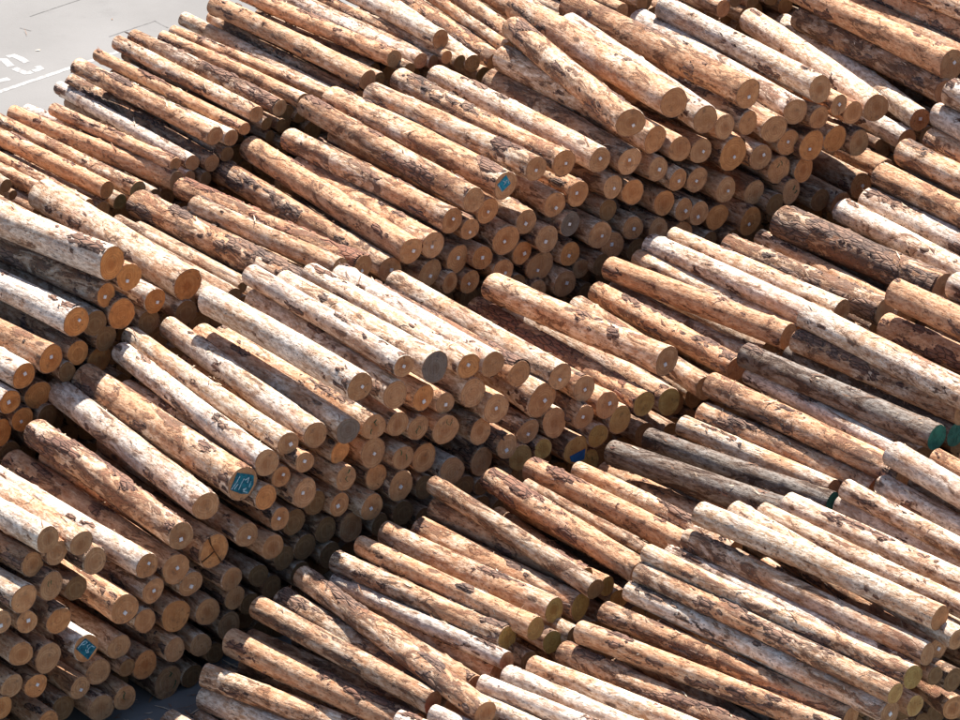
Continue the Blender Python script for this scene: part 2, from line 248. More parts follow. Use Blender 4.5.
# ------------------------------------------------------------------ logs
# stack, sawn end x y z, other end x y z, radii, look, sawn-end look, marks, body in view
LOGS = [
('A', -6.19, 68.378, 3.45, -8.948, 71.43, 3.446, 0.208, 0.202, 'P', 't', '', True, True),
('A', -6.085, 68.569, 3.131, -8.598, 71.716, 3.142, 0.188, 0.162, 'T', 't', '', False, True),
('A', -5.736, 68.687, 3.224, -8.29, 71.878, 3.214, 0.188, 0.174, 'P', 't', '', True, True),
('A', -5.572, 68.968, 2.789, -8.038, 71.902, 2.789, 0.211, 0.194, 'T', 't', '', False, True),
('A', -4.859, 69.503, 2.42, -7.477, 72.536, 2.42, 0.205, 0.205, 'P', 't', '*', True, True),
('A', -4.371, 69.83, 2.742, -6.739, 73.192, 2.749, 0.22, 0.219, 'K', 't', '*', True, True),
('A', -4.464, 69.905, 2.155, -7.119, 73.392, 2.134, 0.228, 0.215, 'O', 't', '*', True, True),
('A', -4.022, 70.312, 2.984, -6.489, 74.27, 2.931, 0.228, 0.212, 'P', 't', '', True, True),
('A', -3.495, 70.68, 3.165, -6.067, 74.372, 3.069, 0.257, 0.244, 'T', 't', 'M2', True, True),
('A', -3.145, 70.916, 3.387, -5.51, 74.699, 3.354, 0.2, 0.179, 'P', 't', '', True, True),
('A', -2.839, 71.296, 3.515, -5.39, 75.066, 3.463, 0.172, 0.165, 'P', 't', '*', True, True),
('A', -2.443, 71.578, 3.513, -4.808, 75.29, 3.502, 0.202, 0.174, 'P', 't', '', True, True),
('A', -1.966, 71.804, 3.466, -4.317, 75.154, 3.446, 0.209, 0.188, 'P', 'g', '', True, True),
('A', -1.783, 71.941, 4.129, -4.163, 74.958, 4.13, 0.231, 0.226, 'P', 't', '*', True, True),
('A', -1.272, 72.425, 3.757, -3.495, 75.714, 3.776, 0.218, 0.19, 'P', 't', '', True, True),
('A', -1.137, 72.562, 4.173, -3.548, 75.77, 4.173, 0.174, 0.171, 'G', 't', '*', True, True),
('A', -0.677, 72.988, 3.948, -3.061, 75.945, 3.954, 0.241, 0.209, 'P', 'g', '', True, True),
('A', -0.166, 73.402, 3.762, -2.651, 76.744, 3.751, 0.191, 0.168, 'P', 'o', '*', True, True),
('A', 0.197, 73.59, 3.704, -2.173, 76.752, 3.704, 0.199, 0.198, 'P', 't', '', True, True),
('A', 0.595, 73.977, 3.345, -1.866, 77.072, 3.345, 0.207, 0.198, 'B', 't', '', False, True),
('A', 0.951, 74.385, 2.695, -1.467, 77.534, 2.697, 0.261, 0.233, 'P', 't', '*', True, True),
('A', 1.233, 74.552, 3.016, -1.361, 77.967, 3.005, 0.216, 0.215, 'P', 't', '*', True, True),
('A', 1.609, 74.91, 2.628, -0.776, 77.929, 2.628, 0.203, 0.199, 'T', 't', '*', False, True),
('A', 1.973, 75.094, 2.26, -0.421, 78.139, 2.26, 0.211, 0.206, 'T', 't', '*', True, True),
('A', 2.562, 75.506, 2.072, -0.081, 78.945, 2.096, 0.197, 0.185, 'R', 'n', '', True, True),
('A', 2.973, 76.052, 1.835, 0.489, 79.38, 1.817, 0.214, 0.211, 'P', 'n', '', True, True),
('A', 2.925, 75.907, 2.624, 0.193, 78.701, 2.604, 0.235, 0.231, 'T', 't', '*', True, True),
('A', 3.567, 76.414, 1.902, 1.596, 79.419, 1.907, 0.199, 0.182, 'T', 't', '', True, True),
('A', 4.075, 76.892, 2.002, 1.912, 79.784, 1.986, 0.208, 0.18, 'T', 't', '', True, True),
('A', 4.922, 77.471, 2.288, 2.127, 80.072, 2.285, 0.216, 0.203, 'O', 't', '', True, True),
('A', 5.41, 78.012, 2.323, 2.817, 81.008, 2.281, 0.217, 0.188, 'P', 't', '', True, True),
('A', 5.817, 78.338, 2.331, 3.195, 81.245, 2.303, 0.187, 0.164, 'P', 't', '', True, True),
('A', 6.546, 78.785, 2.101, 4.112, 81.308, 2.11, 0.219, 0.202, 'K', 't', '', True, True),
('A', 6.941, 79.601, 1.674, 4.721, 82.545, 1.69, 0.174, 0.158, 'T', 't', 'u', True, True),
('A', 5.088, 78.068, 2.033, 2.601, 80.845, 2.115, 0.156, 0.142, 'P', 't', 'u', True, True),
('A', 7.559, 79.736, 2.027, 5.054, 82.419, 2.057, 0.277, 0.274, 'K', 't', '', True, True),
('A', 8.601, 80.518, 1.607, 6.186, 83.818, 1.607, 0.197, 0.223, 'P', 't', '', True, False),
('A', 9.226, 80.913, 1.702, 6.622, 84.022, 1.702, 0.223, 0.248, 'G', 't', '', True, False),
('A', 9.347, 81.099, 2.065, 6.85, 84.297, 2.065, 0.205, 0.232, 'T', 't', '', True, False),
('A', 9.782, 81.41, 2.353, 7.253, 84.574, 2.353, 0.234, 0.249, 'T', 't', '', True, False),
('A', 9.974, 81.761, 2.469, 7.739, 84.95, 2.469, 0.165, 0.183, 'T', 't', '', True, False),
('A', 10.067, 81.954, 2.808, 7.879, 85.16, 2.808, 0.199, 0.216, 'G', 't', '', True, False),
('A', 10.531, 82.026, 3.228, 8.088, 85.18, 3.228, 0.23, 0.249, 'P', 't', '', True, False),
('A', -6.428, 68.428, 3.018, -9.086, 71.282, 2.997, 0.202, 0.201, 'D', 't', '', True, True),
('A', -6.168, 68.422, 2.674, -8.784, 71.347, 2.697, 0.209, 0.195, 'T', 't', '', False, True),
('A', -6.532, 68.023, 2.678, -9.245, 71.052, 2.678, 0.222, 0.209, 'G', 't', '', True, True),
('A', -5.854, 68.879, 2.393, -8.373, 72.024, 2.393, 0.19, 0.174, 'D', 't', '', False, True),
('A', -5.173, 69.136, 1.907, -7.611, 72.12, 1.907, 0.233, 0.215, 'T', 't', '*', True, True),
('A', -4.786, 69.559, 1.975, -7.298, 72.453, 1.975, 0.199, 0.193, 'T', 't', '*', False, True),
('A', -4.907, 69.419, 1.552, -7.376, 72.505, 1.552, 0.199, 0.198, 'T', 't', '', False, True),
('A', -4.479, 69.861, 1.393, -6.884, 72.825, 1.393, 0.257, 0.223, 'T', 'o', '', False, True),
('A', -4.259, 70.074, 1.814, -6.755, 73.217, 1.808, 0.2, 0.175, 'T', 't', '*', False, True),
('A', -6.843, 67.842, 2.402, -9.46, 70.788, 2.402, 0.174, 0.165, 'T', 't', '*', False, True),
('A', -6.518, 68.187, 2.212, -8.858, 71.307, 2.212, 0.161, 0.152, 'T', 't', '*', False, True),
('A', -6.082, 68.461, 2.078, -8.423, 71.419, 2.078, 0.217, 0.199, 'T', 'o', '', False, True),
('A', -6.606, 67.996, 1.792, -9.049, 71.142, 1.792, 0.202, 0.177, 'T', 't', '', False, True),
('A', -6.243, 68.256, 1.581, -8.83, 71.346, 1.581, 0.217, 0.203, 'T', 't', '', False, True),
('A', -5.725, 68.683, 1.509, -8.165, 71.546, 1.509, 0.211, 0.182, 'P', 't', 'M1', False, True),
('A', -5.285, 69.217, 1.229, -7.793, 72.094, 1.25, 0.206, 0.193, 'T', 't', '', False, True),
('A', -5.59, 69.021, 0.92, -7.909, 72.031, 0.899, 0.206, 0.197, 'T', 't', '', False, True),
('A', -4.937, 69.564, 0.733, -7.557, 72.651, 0.733, 0.229, 0.214, 'T', 'o', '', False, True),
('A', -5.174, 69.164, 0.907, -7.647, 72.238, 0.907, 0.135, 0.12, 'T', 't', '', False, True),
('A', -6.749, 67.927, 1.303, -9.336, 70.985, 1.303, 0.189, 0.188, 'T', 't', '', False, True),
('A', -6.421, 68.125, 1.191, -8.786, 71.175, 1.191, 0.189, 0.171, 'T', 'o', '*', False, True),
('A', -5.843, 68.794, 0.78, -8.389, 71.885, 0.78, 0.177, 0.16, 'T', 't', '*', False, True),
('A', -5.215, 69.117, 0.429, -7.599, 72.046, 0.452, 0.192, 0.186, 'T', 't', '', False, True),
('A', -6.092, 68.682, 0.508, -8.509, 71.627, 0.512, 0.198, 0.187, 'D', 't', '', False, True),
('A', -5.541, 68.906, 0.38, -7.919, 71.867, 0.358, 0.213, 0.203, 'T', 't', '', False, True),
('A', -6.893, 67.793, 1.015, -9.474, 70.857, 1.015, 0.175, 0.158, 'T', 'o', '', False, True),
('A', -6.282, 68.274, 0.507, -8.789, 71.442, 0.504, 0.183, 0.162, 'T', 'o', '', False, True),
('A', -2.95, 71.2, 3.007, -5.39, 74.126, 3.004, 0.18, 0.169, 'T', 't', '*', False, True),
('A', -2.593, 71.257, 3.224, -4.911, 74.196, 3.148, 0.165, 0.153, 'T', 't', '*', False, True),
('A', -2.603, 71.323, 2.676, -5.124, 74.263, 2.676, 0.224, 0.197, 'T', 't', '*', False, True),
('A', -3.163, 70.824, 2.86, -5.623, 73.641, 2.648, 0.186, 0.17, 'T', 'o', '', False, True),
('A', -3.447, 70.658, 2.321, -5.728, 73.736, 2.318, 0.194, 0.176, 'T', 't', '*', False, True),
('A', -3.92, 70.29, 2.249, -6.51, 73.299, 2.28, 0.272, 0.256, 'O', 'o', 'S', False, True),
('A', -3.677, 70.531, 1.651, -6.307, 73.536, 1.651, 0.194, 0.171, 'T', 't', '', False, True),
('A', -3.642, 70.602, 1.292, -6.048, 73.515, 1.292, 0.18, 0.178, 'T', 't', '', False, True),
('A', -4.029, 70.249, 1.248, -6.497, 73.416, 1.248, 0.208, 0.197, 'T', 't', '', False, True),
('A', -3.742, 70.62, 0.808, -6.301, 73.549, 0.808, 0.217, 0.213, 'D', 't', '', False, True),
('A', -4.138, 70.131, 0.755, -6.442, 73.132, 0.755, 0.187, 0.18, 'T', 't', '', False, True),
('A', -4.5, 69.729, 0.894, -7.083, 72.737, 0.894, 0.186, 0.17, 'T', 't', '', False, True),
('A', -4.631, 69.909, 0.241, -7.143, 72.921, 0.233, 0.252, 0.243, 'D', 't', '', False, True),
('A', -4.286, 70.171, 0.206, -6.642, 73.199, 0.206, 0.188, 0.175, 'D', 't', '', False, True),
('A', -3.951, 70.447, 0.444, -6.614, 73.48, 0.444, 0.159, 0.14, 'D', 't', '', False, True),
('A', -3.303, 70.986, 1.463, -5.966, 73.973, 1.456, 0.181, 0.172, 'D', 't', '', False, True),
('A', -3.077, 70.916, 1.983, -5.778, 73.933, 1.983, 0.187, 0.183, 'O', 't', '', False, True),
('A', -2.931, 71.288, 1.599, -5.45, 74.236, 1.599, 0.196, 0.186, 'D', 't', '', False, True),
('A', -2.974, 71.14, 2.336, -5.506, 74.235, 2.34, 0.18, 0.173, 'T', 't', '*', False, True),
('A', -2.777, 71.415, 2.141, -5.274, 74.365, 2.136, 0.188, 0.173, 'D', 't', '*', False, True),
('A', -2.624, 71.541, 1.651, -5.129, 74.685, 1.651, 0.204, 0.191, 'D', 't', '', False, True),
('A', -2.314, 71.797, 1.804, -4.816, 74.822, 1.804, 0.182, 0.175, 'D', 't', '*', False, True),
('A', -2.106, 71.794, 2.231, -4.681, 74.852, 2.224, 0.182, 0.166, 'T', 't', '*', False, True),
('A', -2.463, 71.686, 2.318, -5.046, 74.783, 2.324, 0.189, 0.189, 'D', 't', '', False, True),
('A', -3.12, 71.127, 1.204, -5.638, 74.212, 1.211, 0.181, 0.177, 'D', 't', '', False, True),
('A', -2.002, 71.75, 2.707, -4.635, 74.847, 2.707, 0.196, 0.171, 'T', 't', '', False, True),
('A', -2.09, 71.87, 3.082, -4.519, 74.913, 3.082, 0.181, 0.175, 'T', 'o', '', False, True),
('A', -0.859, 72.882, 3.48, -3.305, 75.792, 3.455, 0.212, 0.205, 'T', 'o', '*', False, True),
('A', -0.529, 73.189, 3.238, -2.88, 76.143, 3.211, 0.176, 0.159, 'T', 't', '*', False, True),
('A', -0.106, 73.471, 3.272, -2.648, 76.404, 3.29, 0.243, 0.211, 'T', 't', '', False, True),
('A', 0.247, 73.586, 2.952, -2.347, 76.685, 2.948, 0.244, 0.218, 'T', 't', '*', False, True),
('A', -1.233, 72.521, 3.223, -3.66, 75.499, 3.269, 0.204, 0.176, 'T', 't', '', False, True),
('A', -0.935, 72.738, 3.046, -3.403, 75.572, 3.011, 0.197, 0.194, 'T', 't', '', False, True),
('A', -0.516, 73.086, 2.842, -2.996, 76.18, 2.849, 0.243, 0.218, 'T', 't', '', False, True),
('A', 0.011, 73.512, 2.596, -2.5, 76.516, 2.602, 0.2, 0.189, 'T', 't', '', False, True),
('A', -1.586, 72.193, 3.337, -3.991, 75.297, 3.321, 0.203, 0.2, 'T', 't', '', False, True),
('A', -1.607, 72.268, 2.862, -4.021, 75.188, 2.862, 0.226, 0.225, 'T', 't', '*', False, True),
('A', -1.16, 72.44, 2.69, -3.628, 75.659, 2.679, 0.197, 0.175, 'T', 't', '', False, True),
('A', -0.85, 73.004, 2.403, -3.325, 76.03, 2.403, 0.213, 0.211, 'D', 't', '', False, True),
('A', -0.427, 73.277, 2.041, -2.985, 76.277, 2.041, 0.229, 0.199, 'G', 't', '', False, True),
('A', 0.025, 73.726, 1.976, -2.388, 76.788, 1.98, 0.231, 0.227, 'D', 't', '', False, True),
('A', 0.419, 73.786, 2.198, -2.03, 76.941, 2.196, 0.201, 0.192, 'T', 't', '*', False, True),
('A', -1.568, 72.412, 2.383, -4.178, 75.401, 2.388, 0.219, 0.211, 'D', 't', '', False, True),
('A', -1.195, 72.576, 2.145, -3.775, 75.622, 2.145, 0.235, 0.207, 'T', 't', '*', False, True),
('A', -0.837, 73.014, 1.902, -3.317, 76.077, 1.902, 0.192, 0.174, 'D', 't', '', False, True),
('A', -0.245, 73.502, 1.649, -2.724, 76.385, 1.649, 0.193, 0.18, 'D', 'n', '', False, True),
('A', 0.609, 74.14, 1.498, -2.064, 77.172, 1.508, 0.202, 0.19, 'D', 'n', '', False, True),
('A', -1.626, 72.091, 2.04, -4.207, 75.153, 2.036, 0.212, 0.203, 'T', 't', '*', False, True),
('A', -1.946, 72.1, 1.695, -4.541, 75.213, 1.695, 0.219, 0.202, 'D', 't', '', False, True),
('A', -1.17, 72.74, 1.599, -3.76, 75.75, 1.599, 0.199, 0.194, 'D', 't', '', False, True),
('A', -1.515, 72.455, 1.543, -4.143, 75.423, 1.543, 0.176, 0.157, 'D', 't', '', False, True),
('A', 0.031, 73.73, 1.549, -2.48, 76.838, 1.549, 0.164, 0.143, 'D', 't', '', False, True),
('A', 0.0, 73.704, 1.216, -2.577, 76.439, 1.216, 0.179, 0.178, 'D', 't', '', False, True),
('A', 0.324, 73.972, 1.041, -2.094, 77.008, 1.041, 0.18, 0.173, 'D', 'n', '', False, True),
('A', -0.566, 73.238, 1.425, -3.069, 76.337, 1.425, 0.193, 0.168, 'D', 't', '', False, True),
('A', -0.854, 73.0, 1.377, -3.438, 75.96, 1.377, 0.178, 0.176, 'D', 't', '', False, True),
('A', 0.74, 74.24, 2.224, -1.728, 77.329, 2.245, 0.209, 0.196, 'T', 't', '*', False, True),
('A', 1.152, 74.6, 2.199, -1.297, 77.571, 2.174, 0.255, 0.226, 'T', 't', '', False, True),
('A', 1.613, 74.713, 2.237, -0.874, 77.666, 2.272, 0.195, 0.188, 'T', 't', '*', False, True),
('A', 1.835, 74.969, 1.784, -0.634, 78.126, 1.784, 0.204, 0.188, 'T', 'n', '', False, True),
('A', 2.183, 75.278, 1.907, -0.277, 78.39, 1.907, 0.227, 0.216, 'T', 'n', '', False, True),
('A', 1.491, 74.763, 1.644, -1.021, 77.717, 1.644, 0.226, 0.218, 'T', 'n', 'M4', False, True),
('A', 1.714, 74.954, 1.355, -0.736, 78.105, 1.355, 0.189, 0.176, 'T', 'n', '', False, True),
('A', 0.973, 74.354, 1.869, -1.421, 77.398, 1.865, 0.165, 0.161, 'T', 'n', '', False, True),
('A', 0.625, 74.013, 1.888, -1.837, 77.198, 1.916, 0.216, 0.187, 'T', 'n', '', False, True),
('A', 2.58, 75.831, 1.383, 0.013, 78.93, 1.383, 0.191, 0.179, 'D', 'n', '', False, True),
('A', 3.002, 76.179, 1.243, 0.569, 79.307, 1.243, 0.161, 0.154, 'D', 'n', '', False, True),
('A', -2.26, 71.841, 1.355, -4.761, 74.815, 1.355, 0.19, 0.168, 'D', 't', '', False, True),
('A', -2.703, 71.476, 1.227, -5.194, 74.405, 1.227, 0.189, 0.174, 'D', 't', '', False, True),
('A', -3.434, 70.873, 1.043, -5.834, 73.94, 1.043, 0.174, 0.159, 'D', 't', '', False, True),
('B', -5.619, 74.754, 4.852, -8.816, 77.689, 4.852, 0.259, 0.255, 'G', 'q', '', True, True),
('B', -4.531, 75.732, 4.026, -7.057, 79.389, 3.915, 0.256, 0.251, 'P', 'q', '', True, True),
('B', -4.556, 75.625, 3.604, -7.003, 78.726, 3.571, 0.196, 0.192, 'D', 'q', '', False, True),
('B', -5.724, 74.751, 4.31, -8.728, 77.659, 4.294, 0.201, 0.178, 'D', 'q', '*', True, True),
('B', -5.383, 74.99, 4.505, -8.135, 78.186, 4.505, 0.208, 0.193, 'T', 'q', '*', False, True),
('B', -5.009, 75.208, 3.994, -7.684, 78.417, 3.994, 0.194, 0.177, 'G', 'q', '*', True, True),
('B', -5.502, 74.849, 3.945, -7.986, 78.048, 3.963, 0.253, 0.243, 'D', 'q', '', False, True),
('B', -6.156, 74.268, 4.087, -8.956, 77.179, 4.084, 0.229, 0.221, 'G', 'q', '*', True, True),
('B', -6.535, 73.937, 3.619, -9.347, 77.01, 3.648, 0.222, 0.193, 'D', 'q', '*', True, True),
('B', -5.89, 74.542, 3.932, -8.381, 77.895, 3.943, 0.201, 0.183, 'D', 'q', '', False, True),
('B', -6.149, 74.303, 3.547, -8.744, 77.479, 3.558, 0.2, 0.187, 'T', 'q', '', False, True),
('B', -5.744, 74.664, 3.613, -8.548, 77.838, 3.547, 0.186, 0.168, 'D', 'q', '*', False, True),
('B', -5.865, 74.716, 3.227, -8.382, 77.639, 3.192, 0.224, 0.206, 'D', 'q', '', False, True),
('B', -6.317, 74.13, 3.303, -8.786, 77.283, 3.289, 0.156, 0.137, 'D', 'q', '', False, True),
('B', -6.753, 73.924, 3.006, -9.3, 77.123, 2.998, 0.222, 0.22, 'D', 'q', '', False, True),
('B', -6.93, 73.653, 3.47, -9.668, 76.889, 3.442, 0.214, 0.207, 'G', 'q', '*', True, True),
('B', -7.14, 73.456, 3.127, -9.766, 76.656, 3.127, 0.199, 0.178, 'G', 'q', '*', True, True),
('B', -6.62, 73.951, 2.643, -9.108, 77.067, 2.648, 0.178, 0.164, 'D', 'q', '', False, True),
('B', -6.975, 73.618, 2.747, -9.502, 76.696, 2.767, 0.207, 0.183, 'D', 'q', '*', False, True),
('B', -7.32, 73.431, 2.604, -9.776, 76.532, 2.586, 0.222, 0.196, 'D', 'q', '', False, True),
('B', -6.75, 73.929, 2.275, -9.163, 77.053, 2.275, 0.193, 0.179, 'D', 'q', '', False, True),
('B', -5.568, 74.904, 2.7, -8.231, 78.159, 2.7, 0.18, 0.159, 'D', 'q', '', False, True),
('B', -5.118, 75.196, 3.634, -7.803, 78.233, 3.544, 0.195, 0.19, 'D', 'q', '', False, True),
('B', -7.186, 73.571, 2.165, -9.826, 76.887, 2.165, 0.193, 0.184, 'D', 'q', '', False, True),
('B', -2.691, 77.305, 3.192, -5.602, 80.624, 3.202, 0.246, 0.232, 'B', 't', '', True, True),
('B', -2.217, 77.508, 3.481, -4.631, 79.965, 3.464, 0.169, 0.168, 'T', 't', '', True, True),
('B', -1.859, 77.774, 3.375, -4.907, 80.889, 3.352, 0.2, 0.181, 'R', 't', '*', True, True),
('B', -1.441, 78.34, 3.058, -4.298, 82.232, 3.078, 0.217, 0.215, 'B', 't', '*', True, True),
('B', -1.103, 78.37, 3.379, -3.833, 82.439, 3.386, 0.217, 0.207, 'O', 't', '*', True, True),
('B', -0.755, 78.738, 3.314, -2.993, 81.878, 3.275, 0.21, 0.209, 'T', 't', '*', True, True),
('B', -0.449, 79.009, 3.62, -3.165, 82.244, 3.645, 0.203, 0.189, 'B', 't', '*', True, True),
('B', -0.162, 79.398, 3.295, -2.714, 82.701, 3.288, 0.188, 0.173, 'T', 't', '*', False, True),
('B', -0.097, 79.236, 3.882, -2.893, 82.977, 3.92, 0.219, 0.198, 'B', 't', '', True, True),
('B', 0.129, 79.623, 3.512, -2.407, 82.719, 3.519, 0.204, 0.184, 'T', 't', '*', False, True),
('B', 0.413, 79.763, 3.903, -2.485, 83.28, 3.921, 0.243, 0.219, 'T', 't', 'M3', True, True),
('B', 0.908, 80.052, 4.066, -1.786, 83.011, 4.114, 0.22, 0.216, 'T', 't', '*', True, True),
('B', 1.37, 80.561, 3.946, -1.352, 84.086, 3.916, 0.214, 0.207, 'T', 't', '*', True, True),
('B', 1.969, 81.096, 3.762, -0.731, 84.628, 3.741, 0.223, 0.217, 'P', 't', '*', True, True),
('B', 2.471, 81.407, 4.289, 0.581, 85.316, 4.361, 0.247, 0.222, 'B', 't', '*', True, True),
('B', 2.459, 81.319, 3.636, 0.217, 85.021, 3.512, 0.231, 0.222, 'D', 't', '*', True, True),
('B', 2.895, 81.878, 3.786, 0.408, 84.97, 3.94, 0.257, 0.239, 'T', 't', '', False, True),
('B', 3.21, 82.173, 4.316, 0.669, 86.363, 4.319, 0.265, 0.259, 'T', 't', '', True, True),
('B', 4.487, 83.213, 4.033, 1.568, 87.149, 4.021, 0.252, 0.243, 'T', 't', '*', True, True),
('B', 5.325, 83.802, 3.457, 2.8, 87.971, 3.406, 0.229, 0.217, 'G', 't', '', True, True),
('B', 5.755, 84.162, 3.719, 3.221, 87.641, 3.779, 0.238, 0.215, 'P', 't', '', True, True),
('B', 3.743, 82.446, 3.904, 1.521, 86.145, 4.059, 0.25, 0.241, 'P', 't', '', True, True),
('B', 4.09, 82.79, 3.621, 1.365, 85.847, 3.484, 0.219, 0.2, 'T', 't', '', False, True),
('B', 4.5, 83.239, 3.493, 1.776, 86.408, 3.493, 0.228, 0.203, 'T', 't', '', False, True),
('B', 4.95, 83.427, 3.301, 2.904, 87.006, 3.299, 0.229, 0.212, 'T', 't', '', True, True),
('B', 6.773, 84.896, 3.052, 4.795, 88.846, 3.049, 0.249, 0.224, 'P', 't', '', True, True),
('B', 7.607, 85.728, 2.468, 5.471, 90.137, 2.445, 0.21, 0.187, 'P', 't', '*', True, True),
('B', 8.161, 86.196, 3.3, 5.452, 90.017, 3.28, 0.26, 0.226, 'O', 't', '*', True, True),
('B', 8.049, 86.051, 2.855, 5.721, 89.451, 2.838, 0.218, 0.21, 'D', 't', '', True, True),
('B', 8.612, 86.422, 3.215, 6.262, 89.603, 3.228, 0.227, 0.214, 'D', 't', '', True, True),
('B', 8.918, 86.72, 3.392, 6.484, 89.936, 3.408, 0.253, 0.222, 'T', 't', '', True, True),
('B', 9.029, 86.759, 3.815, 6.274, 89.919, 3.822, 0.202, 0.196, 'T', 't', '', True, True),
('B', 7.385, 85.606, 2.144, 4.954, 89.06, 2.144, 0.201, 0.198, 'P', 't', '', True, True),
('B', 5.745, 84.023, 3.251, 3.317, 87.088, 2.985, 0.197, 0.18, 'T', 't', '', False, True),
('B', 6.1, 84.368, 3.335, 3.617, 87.542, 3.335, 0.181, 0.177, 'T', 't', '*', False, True),
('B', 6.364, 84.661, 3.061, 3.796, 88.065, 3.061, 0.207, 0.187, 'T', 't', '', False, True),
('B', 5.227, 83.839, 2.864, 2.677, 86.934, 2.872, 0.222, 0.193, 'T', 't', '*', False, True),
('B', 5.635, 84.034, 2.731, 2.953, 87.156, 2.648, 0.255, 0.243, 'T', 'o', '*', False, True),
('B', 6.056, 84.444, 2.672, 3.294, 87.599, 2.672, 0.24, 0.226, 'T', 'o', '', False, True),
('B', 6.485, 84.674, 2.496, 3.953, 87.781, 2.496, 0.232, 0.219, 'D', 't', '', False, True),
('B', 4.737, 83.314, 2.836, 2.13, 86.54, 2.836, 0.229, 0.223, 'T', 't', '*', False, True),
('B', 5.068, 83.702, 2.421, 2.35, 86.9, 2.433, 0.247, 0.226, 'T', 't', '', False, True),
('B', 5.507, 84.001, 2.296, 2.769, 87.081, 2.261, 0.215, 0.205, 'D', 'o', '', False, True),
('B', 5.286, 83.726, 2.009, 2.452, 86.821, 1.999, 0.222, 0.22, 'D', 't', '', False, True),
('B', 6.563, 84.92, 1.58, 4.163, 88.271, 1.531, 0.234, 0.207, 'D', 't', '*', True, True),
('B', 6.192, 84.421, 1.447, 3.729, 87.979, 1.447, 0.208, 0.18, 'D', 't', '', True, True),
('B', 6.992, 85.214, 1.713, 4.465, 88.419, 1.763, 0.218, 0.215, 'D', 't', '', False, True),
('B', 4.639, 83.369, 2.15, 2.03, 86.59, 2.195, 0.238, 0.222, 'T', 't', '', False, True),
('B', 5.0, 83.44, 1.899, 2.389, 86.395, 1.827, 0.189, 0.172, 'D', 'n', '', False, True),
('B', 4.571, 83.047, 1.764, 2.044, 86.124, 1.78, 0.246, 0.239, 'D', 'o', '*', False, True),
('B', 2.952, 81.889, 3.248, 0.512, 84.929, 3.154, 0.217, 0.213, 'T', 't', '*', False, True),
('B', 3.325, 82.235, 3.458, 0.789, 85.55, 3.464, 0.226, 0.21, 'T', 't', '', False, True),
('B', 3.688, 82.534, 3.29, 1.133, 85.646, 3.271, 0.219, 0.19, 'T', 't', '*', False, True),
('B', 4.247, 82.981, 3.038, 1.643, 86.144, 3.038, 0.277, 0.252, 'T', 'o', '*', False, True),
('B', 1.607, 80.709, 3.328, -0.86, 83.785, 3.491, 0.207, 0.187, 'D', 't', '*', False, True),
('B', 2.189, 81.145, 3.255, -0.398, 84.296, 3.255, 0.208, 0.2, 'T', 't', '*', False, True),
('B', 2.531, 81.517, 2.997, -0.163, 84.801, 2.997, 0.233, 0.21, 'T', 'o', '', False, True),
('B', 3.294, 82.061, 2.972, 0.774, 85.142, 2.968, 0.202, 0.186, 'T', 't', '*', False, True),
('B', 3.624, 82.367, 2.835, 1.176, 85.519, 2.835, 0.202, 0.194, 'T', 't', '*', False, True),
('B', 4.134, 82.821, 2.448, 1.411, 86.104, 2.448, 0.22, 0.211, 'T', 't', '*', False, True),
('B', 2.114, 81.245, 2.794, -0.373, 84.348, 2.794, 0.192, 0.168, 'D', 't', '*', False, True),
('B', 3.064, 81.976, 2.59, 0.592, 85.061, 2.59, 0.218, 0.216, 'T', 'o', '', False, True),
('B', 3.404, 82.187, 2.371, 0.84, 85.507, 2.441, 0.194, 0.18, 'T', 't', '*', False, True),
('B', 3.674, 82.415, 2.204, 1.056, 85.572, 2.143, 0.195, 0.195, 'T', 't', '*', False, True),
('B', 3.991, 82.785, 1.966, 1.522, 86.032, 1.966, 0.229, 0.222, 'D', 'o', '', False, True),
('B', 1.477, 80.515, 2.866, -1.139, 83.484, 2.782, 0.207, 0.191, 'T', 'g', '*', False, True),
('B', 1.978, 80.923, 2.488, -0.532, 84.122, 2.488, 0.224, 0.222, 'T', 't', '*', False, True),
('B', 2.194, 81.238, 2.152, -0.277, 84.506, 2.111, 0.225, 0.206, 'D', 't', '*', False, True),
('B', 2.539, 81.517, 2.342, 0.039, 84.583, 2.377, 0.217, 0.21, 'T', 't', '*', False, True),
('B', 2.966, 81.835, 2.16, 0.253, 85.053, 2.16, 0.21, 0.187, 'T', 't', '', False, True),
('B', 3.402, 82.28, 1.92, 0.836, 85.407, 1.91, 0.187, 0.181, 'T', 't', '', False, True),
('B', 3.857, 82.619, 1.579, 1.08, 85.708, 1.579, 0.188, 0.166, 'D', 't', '', False, True),
('B', 2.616, 81.665, 1.872, -0.028, 84.92, 1.872, 0.194, 0.175, 'D', 't', '', False, True),
('B', 4.298, 82.916, 1.459, 1.755, 86.102, 1.45, 0.197, 0.185, 'D', 't', '', False, True),
('B', 1.482, 80.692, 2.249, -1.235, 83.822, 2.249, 0.216, 0.203, 'T', 'o', '*', False, True),
('B', 1.669, 80.887, 1.888, -0.837, 83.992, 1.847, 0.16, 0.16, 'T', 't', '', False, True),
('B', 0.752, 80.103, 3.102, -1.729, 83.261, 3.24, 0.213, 0.213, 'T', 't', '*', False, True),
('B', 1.221, 80.477, 3.238, -1.275, 83.935, 3.189, 0.214, 0.214, 'T', 't', '*', True, True),
('B', 1.095, 80.192, 2.751, -1.531, 83.349, 2.732, 0.23, 0.217, 'T', 't', '*', False, True),
('B', 0.42, 79.701, 2.956, -1.888, 83.161, 2.854, 0.244, 0.221, 'T', 't', '*', True, True),
('B', 0.686, 80.101, 2.541, -1.878, 83.318, 2.483, 0.206, 0.179, 'T', 'o', '*', False, True),
('B', 0.984, 80.295, 2.217, -1.474, 83.407, 2.217, 0.247, 0.213, 'T', 't', '*', False, True),
